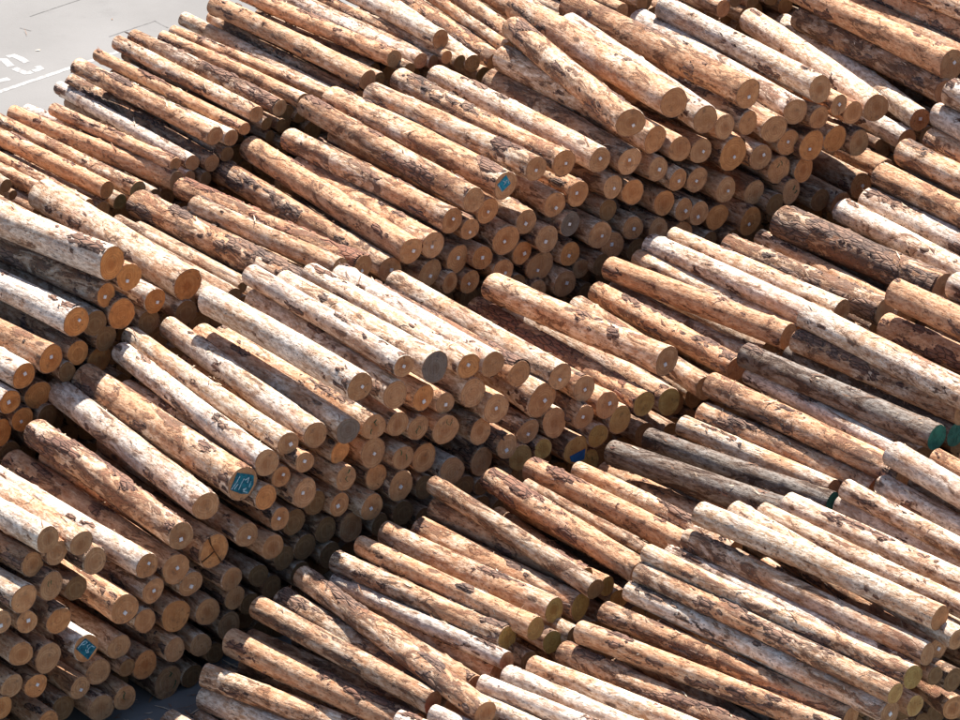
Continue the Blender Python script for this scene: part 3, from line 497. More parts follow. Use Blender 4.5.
('B', 1.399, 80.449, 1.818, -1.113, 83.576, 1.818, 0.232, 0.222, 'T', 't', '*', False, True),
('B', -0.361, 79.238, 2.834, -3.266, 82.356, 2.856, 0.235, 0.232, 'D', 't', '*', False, True),
('B', 0.038, 79.4, 2.778, -2.568, 82.5, 2.778, 0.197, 0.17, 'T', 'o', '*', False, True),
('B', -0.806, 78.815, 2.782, -3.582, 81.739, 2.78, 0.242, 0.213, 'T', 't', '*', True, True),
('B', -0.485, 78.972, 2.53, -3.14, 81.953, 2.506, 0.18, 0.178, 'T', 't', '', False, True),
('B', -0.162, 79.315, 2.387, -2.757, 82.322, 2.387, 0.189, 0.183, 'T', 't', '*', False, True),
('B', 0.375, 79.67, 2.419, -2.277, 82.859, 2.419, 0.213, 0.186, 'T', 't', '*', False, True),
('B', 0.605, 79.968, 2.062, -2.143, 83.221, 2.062, 0.159, 0.155, 'D', 't', '', False, True),
('B', 0.935, 80.141, 1.836, -1.553, 83.205, 1.836, 0.175, 0.172, 'T', 't', '', False, True),
('B', 1.741, 80.954, 1.416, -0.912, 84.175, 1.416, 0.161, 0.157, 'D', 'o', '', False, True),
('B', 2.009, 80.977, 1.923, -0.525, 84.038, 1.974, 0.176, 0.153, 'D', 't', '', False, True),
('B', -1.686, 77.955, 2.867, -4.294, 80.987, 2.883, 0.155, 0.152, 'D', 'o', '', False, True),
('B', 5.816, 84.226, 1.629, 3.141, 87.347, 1.629, 0.199, 0.171, 'D', 't', '', False, True),
('C', -6.097, 80.551, 3.468, -8.712, 83.438, 3.468, 0.151, 0.145, 'O', 'o', '', True, True),
('C', -6.396, 80.289, 3.299, -9.064, 83.411, 3.299, 0.119, 0.117, 'T', 'o', '', True, True),
('C', -6.187, 80.51, 3.11, -8.785, 83.615, 3.11, 0.159, 0.148, 'T', 'o', '', False, True),
('C', -5.909, 80.796, 3.142, -8.49, 83.948, 3.105, 0.135, 0.127, 'T', 'o', '', False, True),
('C', -5.625, 81.041, 3.247, -8.297, 84.038, 3.247, 0.144, 0.134, 'T', 't', '', True, True),
('C', -5.01, 81.438, 3.231, -7.912, 84.016, 3.314, 0.16, 0.159, 'O', 't', '', True, True),
('C', -4.81, 81.688, 3.188, -7.709, 84.462, 3.202, 0.12, 0.11, 'G', 't', '', True, True),
('C', -7.615, 79.198, 4.146, -10.035, 82.362, 4.146, 0.117, 0.11, 'T', 'o', '', False, True),
('C', -7.53, 79.43, 3.883, -10.014, 82.248, 3.883, 0.086, 0.082, 'T', 'o', '', False, True),
('C', -6.676, 80.138, 3.386, -9.328, 83.106, 3.386, 0.126, 0.126, 'T', 'o', '', True, True),
('C', -4.386, 81.937, 3.824, -6.862, 84.973, 3.8, 0.152, 0.14, 'T', 't', '', True, True),
('C', -4.13, 82.117, 3.711, -6.287, 84.638, 3.689, 0.145, 0.13, 'P', 't', '', True, True),
('C', -4.758, 81.771, 3.414, -7.179, 84.994, 3.382, 0.136, 0.125, 'G', 't', '', True, True),
('C', -4.444, 81.898, 3.352, -7.007, 85.348, 3.335, 0.153, 0.145, 'D', 't', '', True, True),
('C', -5.026, 81.517, 3.497, -7.196, 83.856, 3.472, 0.12, 0.119, 'O', 't', '', True, True),
('C', -3.906, 82.345, 3.773, -6.551, 85.523, 3.771, 0.113, 0.111, 'O', 't', '', True, True),
('C', -3.721, 82.557, 3.946, -6.21, 85.622, 3.955, 0.145, 0.131, 'P', 't', '', True, True),
('C', -3.334, 82.757, 3.975, -5.947, 85.858, 3.965, 0.146, 0.137, 'D', 't', '', True, True),
('C', -2.942, 83.027, 3.967, -5.449, 85.873, 3.943, 0.138, 0.134, 'O', 't', '', True, True),
('C', -2.462, 83.569, 3.812, -5.312, 86.468, 3.823, 0.114, 0.104, 'T', 't', '', True, True),
('C', -2.278, 83.796, 3.618, -5.18, 87.546, 3.604, 0.131, 0.124, 'P', 't', '', True, True),
('C', -2.062, 83.967, 3.636, -4.689, 87.532, 3.645, 0.123, 0.122, 'T', 't', '', True, True),
('C', -1.888, 83.881, 4.003, -4.618, 87.156, 4.031, 0.172, 0.167, 'T', 't', '', True, True),
('C', -1.452, 84.469, 4.146, -4.259, 87.551, 4.148, 0.164, 0.146, 'O', 't', '', True, True),
('C', -1.194, 84.463, 3.953, -3.726, 87.509, 3.975, 0.123, 0.115, 'T', 't', '', False, True),
('C', -1.01, 84.811, 3.959, -3.689, 88.109, 3.959, 0.14, 0.126, 'P', 't', '', True, True),
('C', -0.673, 85.145, 4.219, -2.358, 87.742, 4.077, 0.165, 0.161, 'P', 't', '', True, True),
('C', -0.569, 84.985, 3.954, -2.974, 87.884, 3.908, 0.116, 0.104, 'D', 't', '', False, True),
('C', -0.583, 85.172, 3.769, -3.036, 88.291, 3.844, 0.108, 0.099, 'T', 't', '', False, True),
('C', -0.797, 84.922, 3.893, -3.336, 88.015, 3.868, 0.116, 0.104, 'T', 't', '', False, True),
('C', -0.349, 85.278, 3.736, -2.916, 88.193, 3.568, 0.124, 0.111, 'T', 't', '', False, True),
('C', -0.128, 85.386, 3.674, -1.674, 88.306, 3.659, 0.141, 0.139, 'P', 't', '', True, True),
('C', 0.293, 85.831, 3.511, -1.416, 88.745, 3.511, 0.184, 0.181, 'B', 't', '', True, True),
('C', 0.482, 85.915, 3.718, -1.319, 89.147, 3.685, 0.117, 0.103, 'T', 't', '', True, True),
('C', 0.759, 86.061, 3.713, -0.88, 89.378, 3.657, 0.167, 0.151, 'D', 't', '', True, True),
('C', 0.052, 85.482, 3.418, -2.35, 88.42, 3.395, 0.133, 0.119, 'T', 't', '', False, True),
('C', 1.127, 86.598, 3.827, -0.825, 89.74, 3.834, 0.168, 0.158, 'D', 't', '', True, True),
('C', -1.709, 84.201, 3.867, -4.343, 87.191, 3.871, 0.131, 0.128, 'D', 't', '', False, True),
('C', -3.556, 82.607, 3.756, -6.074, 85.609, 3.748, 0.113, 0.107, 'T', 't', '', False, True),
('C', -3.326, 82.839, 3.63, -5.926, 85.713, 3.63, 0.105, 0.098, 'T', 't', '', False, True),
('C', -3.236, 83.017, 3.782, -5.802, 86.059, 3.741, 0.13, 0.125, 'T', 't', '', False, True),
('C', -3.509, 82.733, 3.476, -6.178, 85.686, 3.476, 0.097, 0.089, 'T', 't', '', False, True),
('C', -3.023, 83.082, 3.674, -5.438, 86.033, 3.71, 0.114, 0.108, 'T', 't', '', False, True),
('C', -3.28, 82.802, 3.3, -5.852, 85.902, 3.3, 0.097, 0.09, 'D', 't', '', False, True),
('C', -4.545, 81.825, 3.113, -7.044, 85.003, 3.113, 0.113, 0.102, 'T', 't', '', False, True),
('C', -4.198, 82.05, 3.445, -6.646, 85.234, 3.462, 0.121, 0.12, 'T', 't', '', False, True),
('C', -5.363, 81.261, 3.047, -7.787, 84.352, 2.994, 0.112, 0.097, 'D', 't', '', False, True),
('C', 2.485, 87.612, 3.709, 0.024, 90.569, 3.709, 0.153, 0.143, 'O', 't', '', True, True),
('C', 2.847, 87.994, 3.741, 0.255, 90.836, 3.724, 0.136, 0.129, 'D', 't', '', False, True),
('C', 4.324, 89.049, 3.183, 1.797, 91.956, 3.192, 0.172, 0.162, 'T', 't', '', False, True),
('C', 4.754, 89.608, 2.819, 2.321, 92.845, 2.825, 0.156, 0.137, 'D', 'o', '', False, True),
('C', 4.555, 89.215, 3.294, 2.115, 92.193, 3.284, 0.147, 0.142, 'D', 't', '', False, True),
('C', 4.891, 89.694, 3.07, 2.53, 92.649, 3.084, 0.156, 0.137, 'D', 'o', '', False, True),
('C', 5.211, 89.75, 3.146, 2.823, 92.706, 3.144, 0.156, 0.146, 'D', 't', '', False, True),
('Z', -0.938, 67.282, 0.976, -3.661, 69.831, 0.972, 0.201, 0.208, 'O', 't', '', True, False),
('Z', -1.094, 67.292, 0.647, -4.032, 69.384, 0.658, 0.17, 0.178, 'T', 't', '', True, False),
('Z', -1.236, 66.914, 0.317, -4.038, 69.34, 0.31, 0.195, 0.2, 'P', 't', '', True, False),
('Z', -0.362, 67.607, 1.197, -2.931, 70.474, 1.309, 0.205, 0.216, 'D', 't', '', True, False),
('Z', -0.67, 67.27, 1.403, -3.275, 69.997, 1.47, 0.169, 0.172, 'D', 't', '', True, False),
('Z', -0.643, 67.559, 0.459, -3.485, 70.045, 0.474, 0.156, 0.173, 'D', 't', '', True, False),
('Z', 0.079, 66.616, 1.595, -2.634, 70.7, 1.595, 0.186, 0.168, 'T', 't', '', True, True),
('Z', 0.263, 68.382, 1.26, -2.139, 70.999, 1.244, 0.169, 0.16, 'O', 't', '', True, True),
('Z', 0.389, 68.212, 1.558, -2.167, 70.811, 1.464, 0.14, 0.124, 'G', 't', '', True, True),
('Z', -0.072, 67.978, 1.241, -2.506, 70.937, 1.241, 0.182, 0.171, 'D', 't', '', True, True),
('Z', 0.393, 68.694, 1.652, -2.136, 71.035, 1.674, 0.183, 0.177, 'T', 'n', '', True, True),
('Z', 0.807, 68.662, 1.838, -1.774, 71.294, 1.804, 0.176, 0.158, 'T', 'n', '', True, True),
('Z', 1.085, 69.25, 1.821, -1.412, 71.741, 1.783, 0.198, 0.183, 'T', 'n', '', True, True),
('Z', 1.465, 69.524, 1.729, -0.914, 71.947, 1.739, 0.206, 0.194, 'T', 'n', '', True, True),
('Z', 1.525, 70.065, 1.885, -0.672, 72.334, 1.883, 0.193, 0.178, 'O', 'n', '', True, True),
('Z', 1.687, 69.447, 2.069, -0.693, 72.427, 2.247, 0.149, 0.148, 'T', 'n', '', False, True),
('Z', 1.048, 68.908, 1.483, -1.319, 71.787, 1.458, 0.163, 0.16, 'T', 'n', '', False, True),
('Z', 0.711, 68.518, 1.367, -1.738, 71.378, 1.393, 0.155, 0.144, 'T', 't', '', False, True),
('Z', 1.38, 69.003, 1.509, -0.867, 71.692, 1.452, 0.156, 0.152, 'D', 't', '', False, True),
('Z', 2.061, 70.413, 1.378, 0.26, 73.064, 1.378, 0.158, 0.155, 'T', 'n', '', True, True),
('Z', 1.874, 70.104, 1.758, -0.346, 72.482, 1.767, 0.143, 0.133, 'O', 'n', '', True, True),
('Z', 2.383, 70.024, 2.024, 0.167, 73.042, 2.024, 0.2, 0.194, 'O', 't', '', True, True),
('Z', 3.126, 71.011, 1.916, 0.781, 73.553, 1.916, 0.202, 0.201, 'O', 't', '', True, True),
('Z', 3.813, 71.323, 1.716, 1.508, 73.942, 1.716, 0.16, 0.144, 'T', 't', '', True, True),
('Z', 3.959, 72.721, 1.214, 1.932, 74.878, 1.218, 0.177, 0.174, 'D', 't', 'u', True, True),
('Z', 4.793, 72.353, 1.75, 2.043, 74.486, 1.75, 0.227, 0.199, 'H', 't', '', True, True),
('Z', 5.344, 72.731, 1.758, 2.613, 74.951, 1.758, 0.191, 0.171, 'H', 'G', '', True, True),
('Z', 5.388, 73.215, 1.746, 3.158, 75.424, 1.746, 0.17, 0.162, 'P', 't', '', True, True),
('Z', 6.023, 73.085, 1.822, 3.489, 75.565, 1.885, 0.185, 0.18, 'T', 't', '', True, True),
('Z', 6.469, 72.845, 2.145, 3.64, 75.885, 2.221, 0.221, 0.204, 'T', 't', '', True, True),
('Z', 6.375, 73.564, 2.185, 4.25, 76.3, 2.174, 0.148, 0.148, 'P', 't', '', True, True),
('Z', 6.97, 73.499, 2.5, 4.184, 76.356, 2.505, 0.222, 0.207, 'H', 'G', '', True, True),
('Z', 7.346, 74.368, 2.123, 4.922, 77.117, 2.141, 0.195, 0.178, 'H', 'G', 'u', True, True),
('Z', 7.729, 73.92, 2.83, 5.181, 77.144, 2.823, 0.23, 0.216, 'P', 't', '', True, True),
('Z', 7.433, 74.428, 2.453, 5.016, 76.981, 2.472, 0.179, 0.178, 'D', 't', '', True, True),
('Z', 8.97, 75.583, 2.089, 6.529, 78.287, 2.089, 0.194, 0.218, 'O', 't', '', True, False),
('Z', 9.031, 75.438, 2.724, 6.648, 78.222, 2.724, 0.23, 0.233, 'T', 't', '', True, False),
('Z', 10.193, 76.133, 2.469, 7.682, 79.028, 2.469, 0.2, 0.22, 'P', 't', '', True, False),
('Z', 9.557, 76.025, 2.157, 7.282, 78.929, 2.157, 0.203, 0.204, 'D', 't', '', True, False),
('Z', -0.705, 67.927, 0.73, -3.419, 70.32, 0.736, 0.167, 0.173, 'D', 't', 'u', True, False),
('Z', 0.033, 68.153, 0.423, -2.697, 70.872, 0.43, 0.168, 0.174, 'D', 't', 'u', True, False),
('Z', 0.61, 68.876, 0.151, -2.193, 71.415, 0.163, 0.162, 0.176, 'D', 't', 'u', True, False),
('Z', -0.884, 67.986, 0.144, -3.858, 70.273, 0.161, 0.156, 0.174, 'D', 't', 'u', True, False),
('Z', 1.267, 69.304, 0.931, -1.512, 71.983, 0.937, 0.153, 0.161, 'D', 't', 'u', True, False),
('Y', 6.497, 66.949, 2.955, 3.227, 70.203, 2.927, 0.181, 0.18, 'P', 't', '', True, True),
('Y', 6.753, 66.852, 2.674, 3.752, 70.696, 2.7, 0.168, 0.168, 'P', 't', '', True, True),
('Y', 7.404, 67.458, 2.58, 4.191, 70.897, 2.58, 0.162, 0.148, 'P', 't', '', True, True),
('Y', 7.778, 68.06, 2.464, 4.589, 71.376, 2.464, 0.182, 0.184, 'P', 't', '', True, False),
('Y', 8.377, 68.617, 2.062, 5.45, 72.118, 2.059, 0.176, 0.179, 'G', 't', '', True, False),
('Y', 8.544, 68.377, 2.358, 5.498, 72.06, 2.363, 0.152, 0.157, 'P', 't', '', True, False),
('Y', 8.903, 69.059, 2.078, 6.108, 72.705, 2.086, 0.169, 0.18, 'G', 't', '', True, False),
('Y', 9.05, 69.022, 2.397, 6.269, 72.894, 2.521, 0.202, 0.209, 'P', 't', '', True, False),
('Y', 9.831, 69.445, 2.287, 6.941, 73.226, 2.282, 0.141, 0.159, 'O', 't', '', True, False),
('Y', 6.316, 66.651, 2.536, 3.056, 70.136, 2.516, 0.168, 0.165, 'P', 't', '', True, True),
('Y', 6.506, 67.28, 2.261, 3.721, 71.156, 2.266, 0.162, 0.141, 'D', 't', '*u', True, True),
('Y', 6.134, 66.63, 2.299, 2.778, 70.108, 2.328, 0.141, 0.125, 'G', 't', 'u', True, True),
('Y', 6.061, 65.985, 2.544, 2.454, 69.594, 2.566, 0.173, 0.162, 'T', 'n', '', True, True),
('Y', 5.802, 65.751, 2.407, 2.333, 69.416, 2.361, 0.166, 0.164, 'T', 'n', '', True, True),
('Y', 5.736, 65.735, 2.106, 2.187, 69.289, 2.119, 0.173, 0.157, 'P', 't', '*', True, True),
('Y', 5.208, 66.057, 1.833, 1.823, 69.161, 1.843, 0.174, 0.167, 'B', 't', '', True, True),
('Y', 5.029, 65.804, 1.782, 1.464, 68.633, 1.802, 0.174, 0.179, 'T', 't', '', True, False),
('Y', 4.701, 65.465, 1.451, 1.22, 68.638, 1.451, 0.169, 0.179, 'B', 't', '', True, False),
('Y', 4.524, 65.03, 1.508, 0.765, 68.15, 1.508, 0.158, 0.165, 'P', 't', '', True, False),
('Y', 4.042, 64.787, 1.495, 0.403, 67.909, 1.495, 0.154, 0.164, 'P', 't', '', True, False),
('Y', 3.682, 64.676, 1.514, 0.026, 67.593, 1.529, 0.141, 0.15, 'G', 't', '', True, False),
('Y', 3.255, 64.33, 1.37, -0.155, 67.477, 1.356, 0.135, 0.15, 'P', 't', '', True, False),
('Y', 2.793, 63.896, 1.358, -0.661, 67.018, 1.363, 0.146, 0.149, 'P', 't', '', True, False),
('Y', 2.444, 63.523, 1.566, -1.147, 66.513, 1.566, 0.128, 0.135, 'P', 't', '', True, False),
('Y', 6.145, 66.419, 1.831, 3.132, 69.991, 1.831, 0.174, 0.161, 'T', 'n', '', False, True),
('Y', 6.754, 66.986, 1.475, 4.251, 71.222, 1.475, 0.183, 0.161, 'T', 't', '', True, True),
('Y', 6.431, 66.638, 2.193, 3.462, 70.364, 2.193, 0.141, 0.134, 'D', 't', '', False, True),
('Y', 6.712, 66.894, 1.98, 3.772, 70.6, 1.981, 0.162, 0.145, 'D', 't', '', False, True),
]
STYLE = {  # grey weathering, bark remains, orange bast ; share of raised bark
    'P': ((.62, .24, .24), .05), 'T': ((.18, .44, .62), .11), 'O': ((.05, .36, 1.0), .12), 'G': ((.95, .30, .15), .06),
    'B': ((.18, .58, .62), .24), 'R': ((.10, .55, .95), .68), 'D': ((.30, .46, .55), .14),
    'K': ((.35, .62, .55), .46), 'H': ((1.0, .52, .05), .10)}
VALUE = {'D': .82, 'H': .33, 'K': .9, 'B': .95}  # D logs have the shade most of them lie in painted into the wood
ENDTINT = {'g': [(.42, .62, 1.0)], 't': [(1.0, 1.0, 1.0), (1.06, .98, .90), (.93, .92, .90), (1.04, .93, .82), (.98, .97, .95)], 'o': [(1.15, .92, .66), (1.1, .9, .7), (1.12, .95, .72)], 'q': [(1.22, .92, .58), (1.18, .9, .56), (1.15, .93, .62)],  # q ends: warm light reflected onto them is painted into the orange
           'n': [(.86, .98, .62), (.78, .92, .6), (.92, 1.0, .72)]}

def frame(P, Q):
    x = (Q-P)/np.linalg.norm(Q-P); y = np.cross((0, 0, 1.0), x); y /= np.linalg.norm(y); z = np.cross(x, y)
    return x, y, z
def log_shape(P, Q, rn, rf, seed, NR, NS, crowd):
    """surface function of one log: r(x, theta), centre line, skewed end cuts"""
    rs = np.random.RandomState(seed); L = np.linalg.norm(Q-P)
    ph = rs.uniform(0, 6.28, 6); bow = rs.uniform(-1, 1, 2)*(.022 if not crowd else .01)
    skew = rs.uniform(-.07, .07, 2); skew2 = rs.uniform(-.08, .08, 2); ov = rs.uniform(.0, .06); flare = rs.choice([0, .02, .04, .10])
    nk = rs.randint(6, 14); kx, kt, kh = rs.uniform(.1, L-.1, nk), rs.uniform(0, 6.28, nk), rs.uniform(.004, .03, nk)
    def surf(x, th, extra=0.0):
        t = x/L; r = rn + (rf-rn)*t
        r = r*(1 + ov*np.cos(2*th+ph[0]) + .022*np.cos(3*th+ph[1]+t*2))
        r = r + rn*flare*np.exp(-x/.25)
        cx, cy, cz = x*1.7, np.cos(th)*1.3, np.sin(th)*1.3
        r = r*(1 + .05*(vnoise(cx+seed, cy+5, cz+9, seed)-.5) + .03*(vnoise(cx*3.1, cy*3.2+3, cz*3.2, seed+1)-.5))
        for i in range(nk):
            dth = (th-kt[i]+math.pi) % (2*math.pi) - math.pi
            r = r + kh[i]*np.exp(-((x-kx[i])/.05)**2 - (dth*rn/.045)**2)
        r = r*1.008 + extra
        yy = r*np.cos(th) + bow[0]*np.sin(math.pi*t); zz = r*np.sin(th) + bow[1]*np.sin(math.pi*t)
        w0 = np.exp(-x/.12); w1 = np.exp(-(L-x)/.12)
        xx = x + w0*(skew[0]*yy + skew[1]*zz) + w1*(skew2[0]*yy + skew2[1]*zz)
        return xx, yy, zz
    return L, surf
def build_body(L, surf, seed, NR, NS, crowd):
    s = np.linspace(0, 1, NR)
    xs = L*(s**1.9 if crowd else s); th = np.arange(NS)*2*math.pi/NS
    X, T = np.meshgrid(xs, th, indexing='ij'); x, y, z = surf(X, T)
    # chipped rim at the saw cut
    k = .945 + .055*vnoise(np.cos(th)*5, np.sin(th)*5, th*0+seed, seed); y0 = y[0].mean(); z0 = z[0].mean()
    y[0] = y0+(y[0]-y0)*k; z[0] = z0+(z[0]-z0)*k
    x1, y1, z1 = surf(np.full(NS, .018), th)
    x[1], y[1], z[1] = x1, y1, z1
    V = np.stack([x, y, z], -1)
    i = np.arange(NR-1)[:, None]*NS; j = np.arange(NS)[None]; j2 = (j+1) % NS
    Fq = np.stack([i+j, i+NS+j, i+NS+j2, i+j2], -1).reshape(-1, 4)
    return V, Fq
def cap(Vr, seed, rings=4):
    """sawn face inside the rim loop Vr; uv in metres from the pith"""
    NS = len(Vr); c = Vr.mean(0); rs = np.random.RandomState(seed+5)
    off = rs.uniform(-.025, .025, 3); off[0] = 0
    V = [c+off]; 
    for k in range(1, rings+1):
        t = (k/(rings-1)*.955 if k < rings else 1.0) if rings > 2 else k/rings; q = (c+off)*(1-t) + Vr*t
        if k < rings: q = q + np.stack([rs.uniform(-.004, .004, NS), q[:, 1]*0, q[:, 2]*0], -1)
        V.append(q)
    V = np.vstack(V); f = [(0, 1+(j+1) % NS, 1+j) for j in range(NS)]
    for k in range(rings-1):
        o = 1+k*NS; f += [(o+j, o+(j+1) % NS, o+NS+(j+1) % NS, o+NS+j) for j in range(NS)]
    uv = V[:, 1:3] - V[0, 1:3]
    return V, f, uv
def build_bark(L, surf, rn, seed, share, red, body_view):
    """plates and tatters of bark standing proud of the wood"""
    NR, NS = int(L/.045), 34
    xs = np.linspace(.02, L-.02, NR); th = np.arange(NS)*2*math.pi/NS
    X, T = np.meshgrid(xs, th, indexing='ij')
    def field(sx, st, sd): return vnoise(X*sx+seed*.37, np.cos(T)*st, np.sin(T)*st, seed+sd)
    n = .55*field(1.3, .9, 21) + .30*field(3.6, 2.2, 22) + .15*field(9, 5, 23) + .10*field(18, 9, 24)
    thr = np.quantile(n, 1-share); m = n > thr
    lift = np.clip((n-thr)/.05, 0, 1)
    thick = (.010 + .016*field(7, 4, 30))*(1.25 if share > .3 else 1.0)
    x, y, z = surf(X, T, -.004 + (thick+.006)*lift)
    V = np.stack([x, y, z], -1).reshape(-1, 3)
    i = np.arange(NR-1)[:, None]*NS; j = np.arange(NS)[None]; j2 = (j+1) % NS
    q = np.stack([i+j, i+NS+j, i+NS+j2, i+j2], -1).reshape(-1, 4); mm = m.reshape(-1)
    q = q[(mm[q].sum(1) >= 2)]
    if len(q) == 0: return [], None
    lab = np.arange(NR*NS)                                # connected plates
    while True:
        mn = lab[q].min(1); new = lab.copy()
        for c4 in range(4): np.minimum.at(new, q[:, c4], mn)
        new = new[new]
        if (new == lab).all(): break
        lab = new
    ql = lab[q[:, 0]]; plates, sv, sf = [], [], []
    ids, cnt = np.unique(ql, return_counts=True); order = np.argsort(-cnt)
    for n_, k in enumerate(order):
        qq = q[ql == ids[k]]; used, inv = np.unique(qq, return_inverse=True); vv = V[used]; ff = inv.reshape(-1, 4)
        if cnt[k] >= 22 and n_ < 7 and body_view: plates.append((vv.tolist(), ff.tolist()))
        else: o = len(sv); sv += vv.tolist(); sf += (ff+o).tolist()
    # loose slivers
    rs = np.random.RandomState(seed+9)
    used = np.unique(q); edge = used[(lift.reshape(-1)[used] < .6)]
    if len(edge):
        for k in rs.choice(edge, min(len(edge), 26 if body_view else 8)):
            a0 = V[k]; rad = np.array([0, a0[1], a0[2]]); rad /= np.linalg.norm(rad)+1e-6; tan = np.cross(rad, (1, 0, 0))
            l, w = rs.uniform(.04, .15), rs.uniform(.006, .018); d = np.array([rs.choice((-1, 1))*1.0, 0, 0])+tan*rs.uniform(-.5, .5); d /= np.linalg.norm(d)
            s0 = np.cross(rad, d); h = rs.uniform(.005, .04); o = len(sv)
            sv += [tuple(a0-s0*w+rad*.004), tuple(a0+s0*w+rad*.004), tuple(a0+d*l*.55+s0*w*.8+rad*h*.6), tuple(a0+d*l*.55-s0*w*.8+rad*h*.5), tuple(a0+d*l+rad*h)]
            sf += [(o, o+1, o+2, o+3), (o+3, o+2, o+4)]
    return plates, (sv, sf)

def quad_plate(pts, x0, x1):
    """closed thin plate: outline in face coordinates (right, up) between depths x0 < x1 in front of the sawn face"""
    n = len(pts); v = [(-x0, -u, w) for u, w in pts] + [(-x1, -u, w) for u, w in pts]
    f = [tuple(range(n, 2*n)), tuple(range(n-1, -1, -1))] + [(i, (i+1) % n, n+(i+1) % n, n+i) for i in range(n)]
    return v, f
def stroke_mesh(lines, w, x0, x1):
    V, Fc = [], []
    for ln in lines:
        for (a, b) in zip(ln[:-1], ln[1:]):
            a, b = np.array(a), np.array(b); d = (b-a)/(np.linalg.norm(b-a)+1e-9); n = np.array([-d[1], d[0]])*w/2; e = d*w*.3
            v, f = quad_plate([a-n-e, b-n+e, b+n+e, a+n-e], x0, x1); o = len(V); V += v; Fc += [tuple(i+o for i in q) for q in f]
    return V, Fc
def rot_rect(w, h, rot, cx, cy, shear=0.0):
    c, sn = math.cos(rot), math.sin(rot)
    return [(cx+(a+shear*b)*c-b*sn, cy+(a+shear*b)*sn+b*c) for a, b in ((-w/2, -h/2), (w/2, -h/2), (w/2, h/2), (-w/2, h/2))]

MARKS = {   # outline and chalk strokes as pixel offsets from the middle of the sawn end, as the camera sees it
    'M1': ([(0, -11), (10.5, -.5), (1, 13), (-10.5, .5)],
           [[(-9.4, -1.0), (-4.5, -6.7)], [(-4.5, -6.7), (-1, -9), (.8, -7), (-1.7, -5), (-4.3, -4.6)], [(.6, -1.2), (1.2, -3.4), (3.6, -4.6)], [(8.3, -1.1), (5.5, -2.7), (2.8, -.5), (1.1, 2.2), (1.7, 4.8), (-.4, 4.6), (-1, 1.7)]], M_BLUE, 'paint_patch'),
    'M2': ([(-5.5, -12.4), (11, -9.7), (10.5, .3), (4.5, 11), (-2.8, 11), (-13, 7)],
           [[(-12.4, 6.4), (-7, -1.3), (-3.3, -8.5)], [(-9.4, 6), (-5.5, .3)], [(-5, 6.5), (-1.5, -1.5), (1, -6)], [(2, -4.7), (6.1, -7.4), (4.4, -1.9)], [(-.5, 6.4), (2.8, 4.8), (-.5, 8.4), (3.9, 9.5)], [(6, 3), (8, -3)]], M_BLUE, 'paint_patch'),
    'M3': ([(.2, -11.3), (5.2, -2.7), (-4.2, 6.8), (-9.8, -.4)],
           [[(-8.6, -.4), (-5.3, 5.6)], [(-3.6, -5.4), (-.3, -3.7), (-2.5, -1), (.8, -6.5)], [(1.9, -6.5), (3.2, -2.7)]], M_CYAN, 'paint_patch'),
    'M4': ([(-7.2, 7.2), (10, -1.4), (8.9, 10), (0, 13.6), (-5.6, 12.6)], None, M_NAVY, 'blue_card')}
WOODNAME = {'P': 'bleached cream', 'T': 'tan', 'O': 'orange', 'G': 'weathered grey', 'B': 'dark barky', 'R': 'reddish bark-covered', 'D': 'brown', 'K': 'bark-plated', 'H': 'dark grey'}
STACK = {'A': 'the stack carrying the P26 mark', 'B': 'the stack between the thin poles and the P26 stack', 'C': 'the thin-pole stack beside the pavement',
         'Z': 'the stack with green-painted ends', 'Y': 'the slender-log stack beyond the green-painted ends'}
SHORT = {'A': 'the P26 stack', 'B': 'the tall tagged stack', 'C': 'the thin-pole stack', 'Z': 'the green-ended stack', 'Y': 'the slender-log stack'}
ENDNAME = {'t': 'tan', 'o': 'orange', 'q': 'orange', 'n': 'olive', 'g': 'grey', 'G': 'green-painted'}
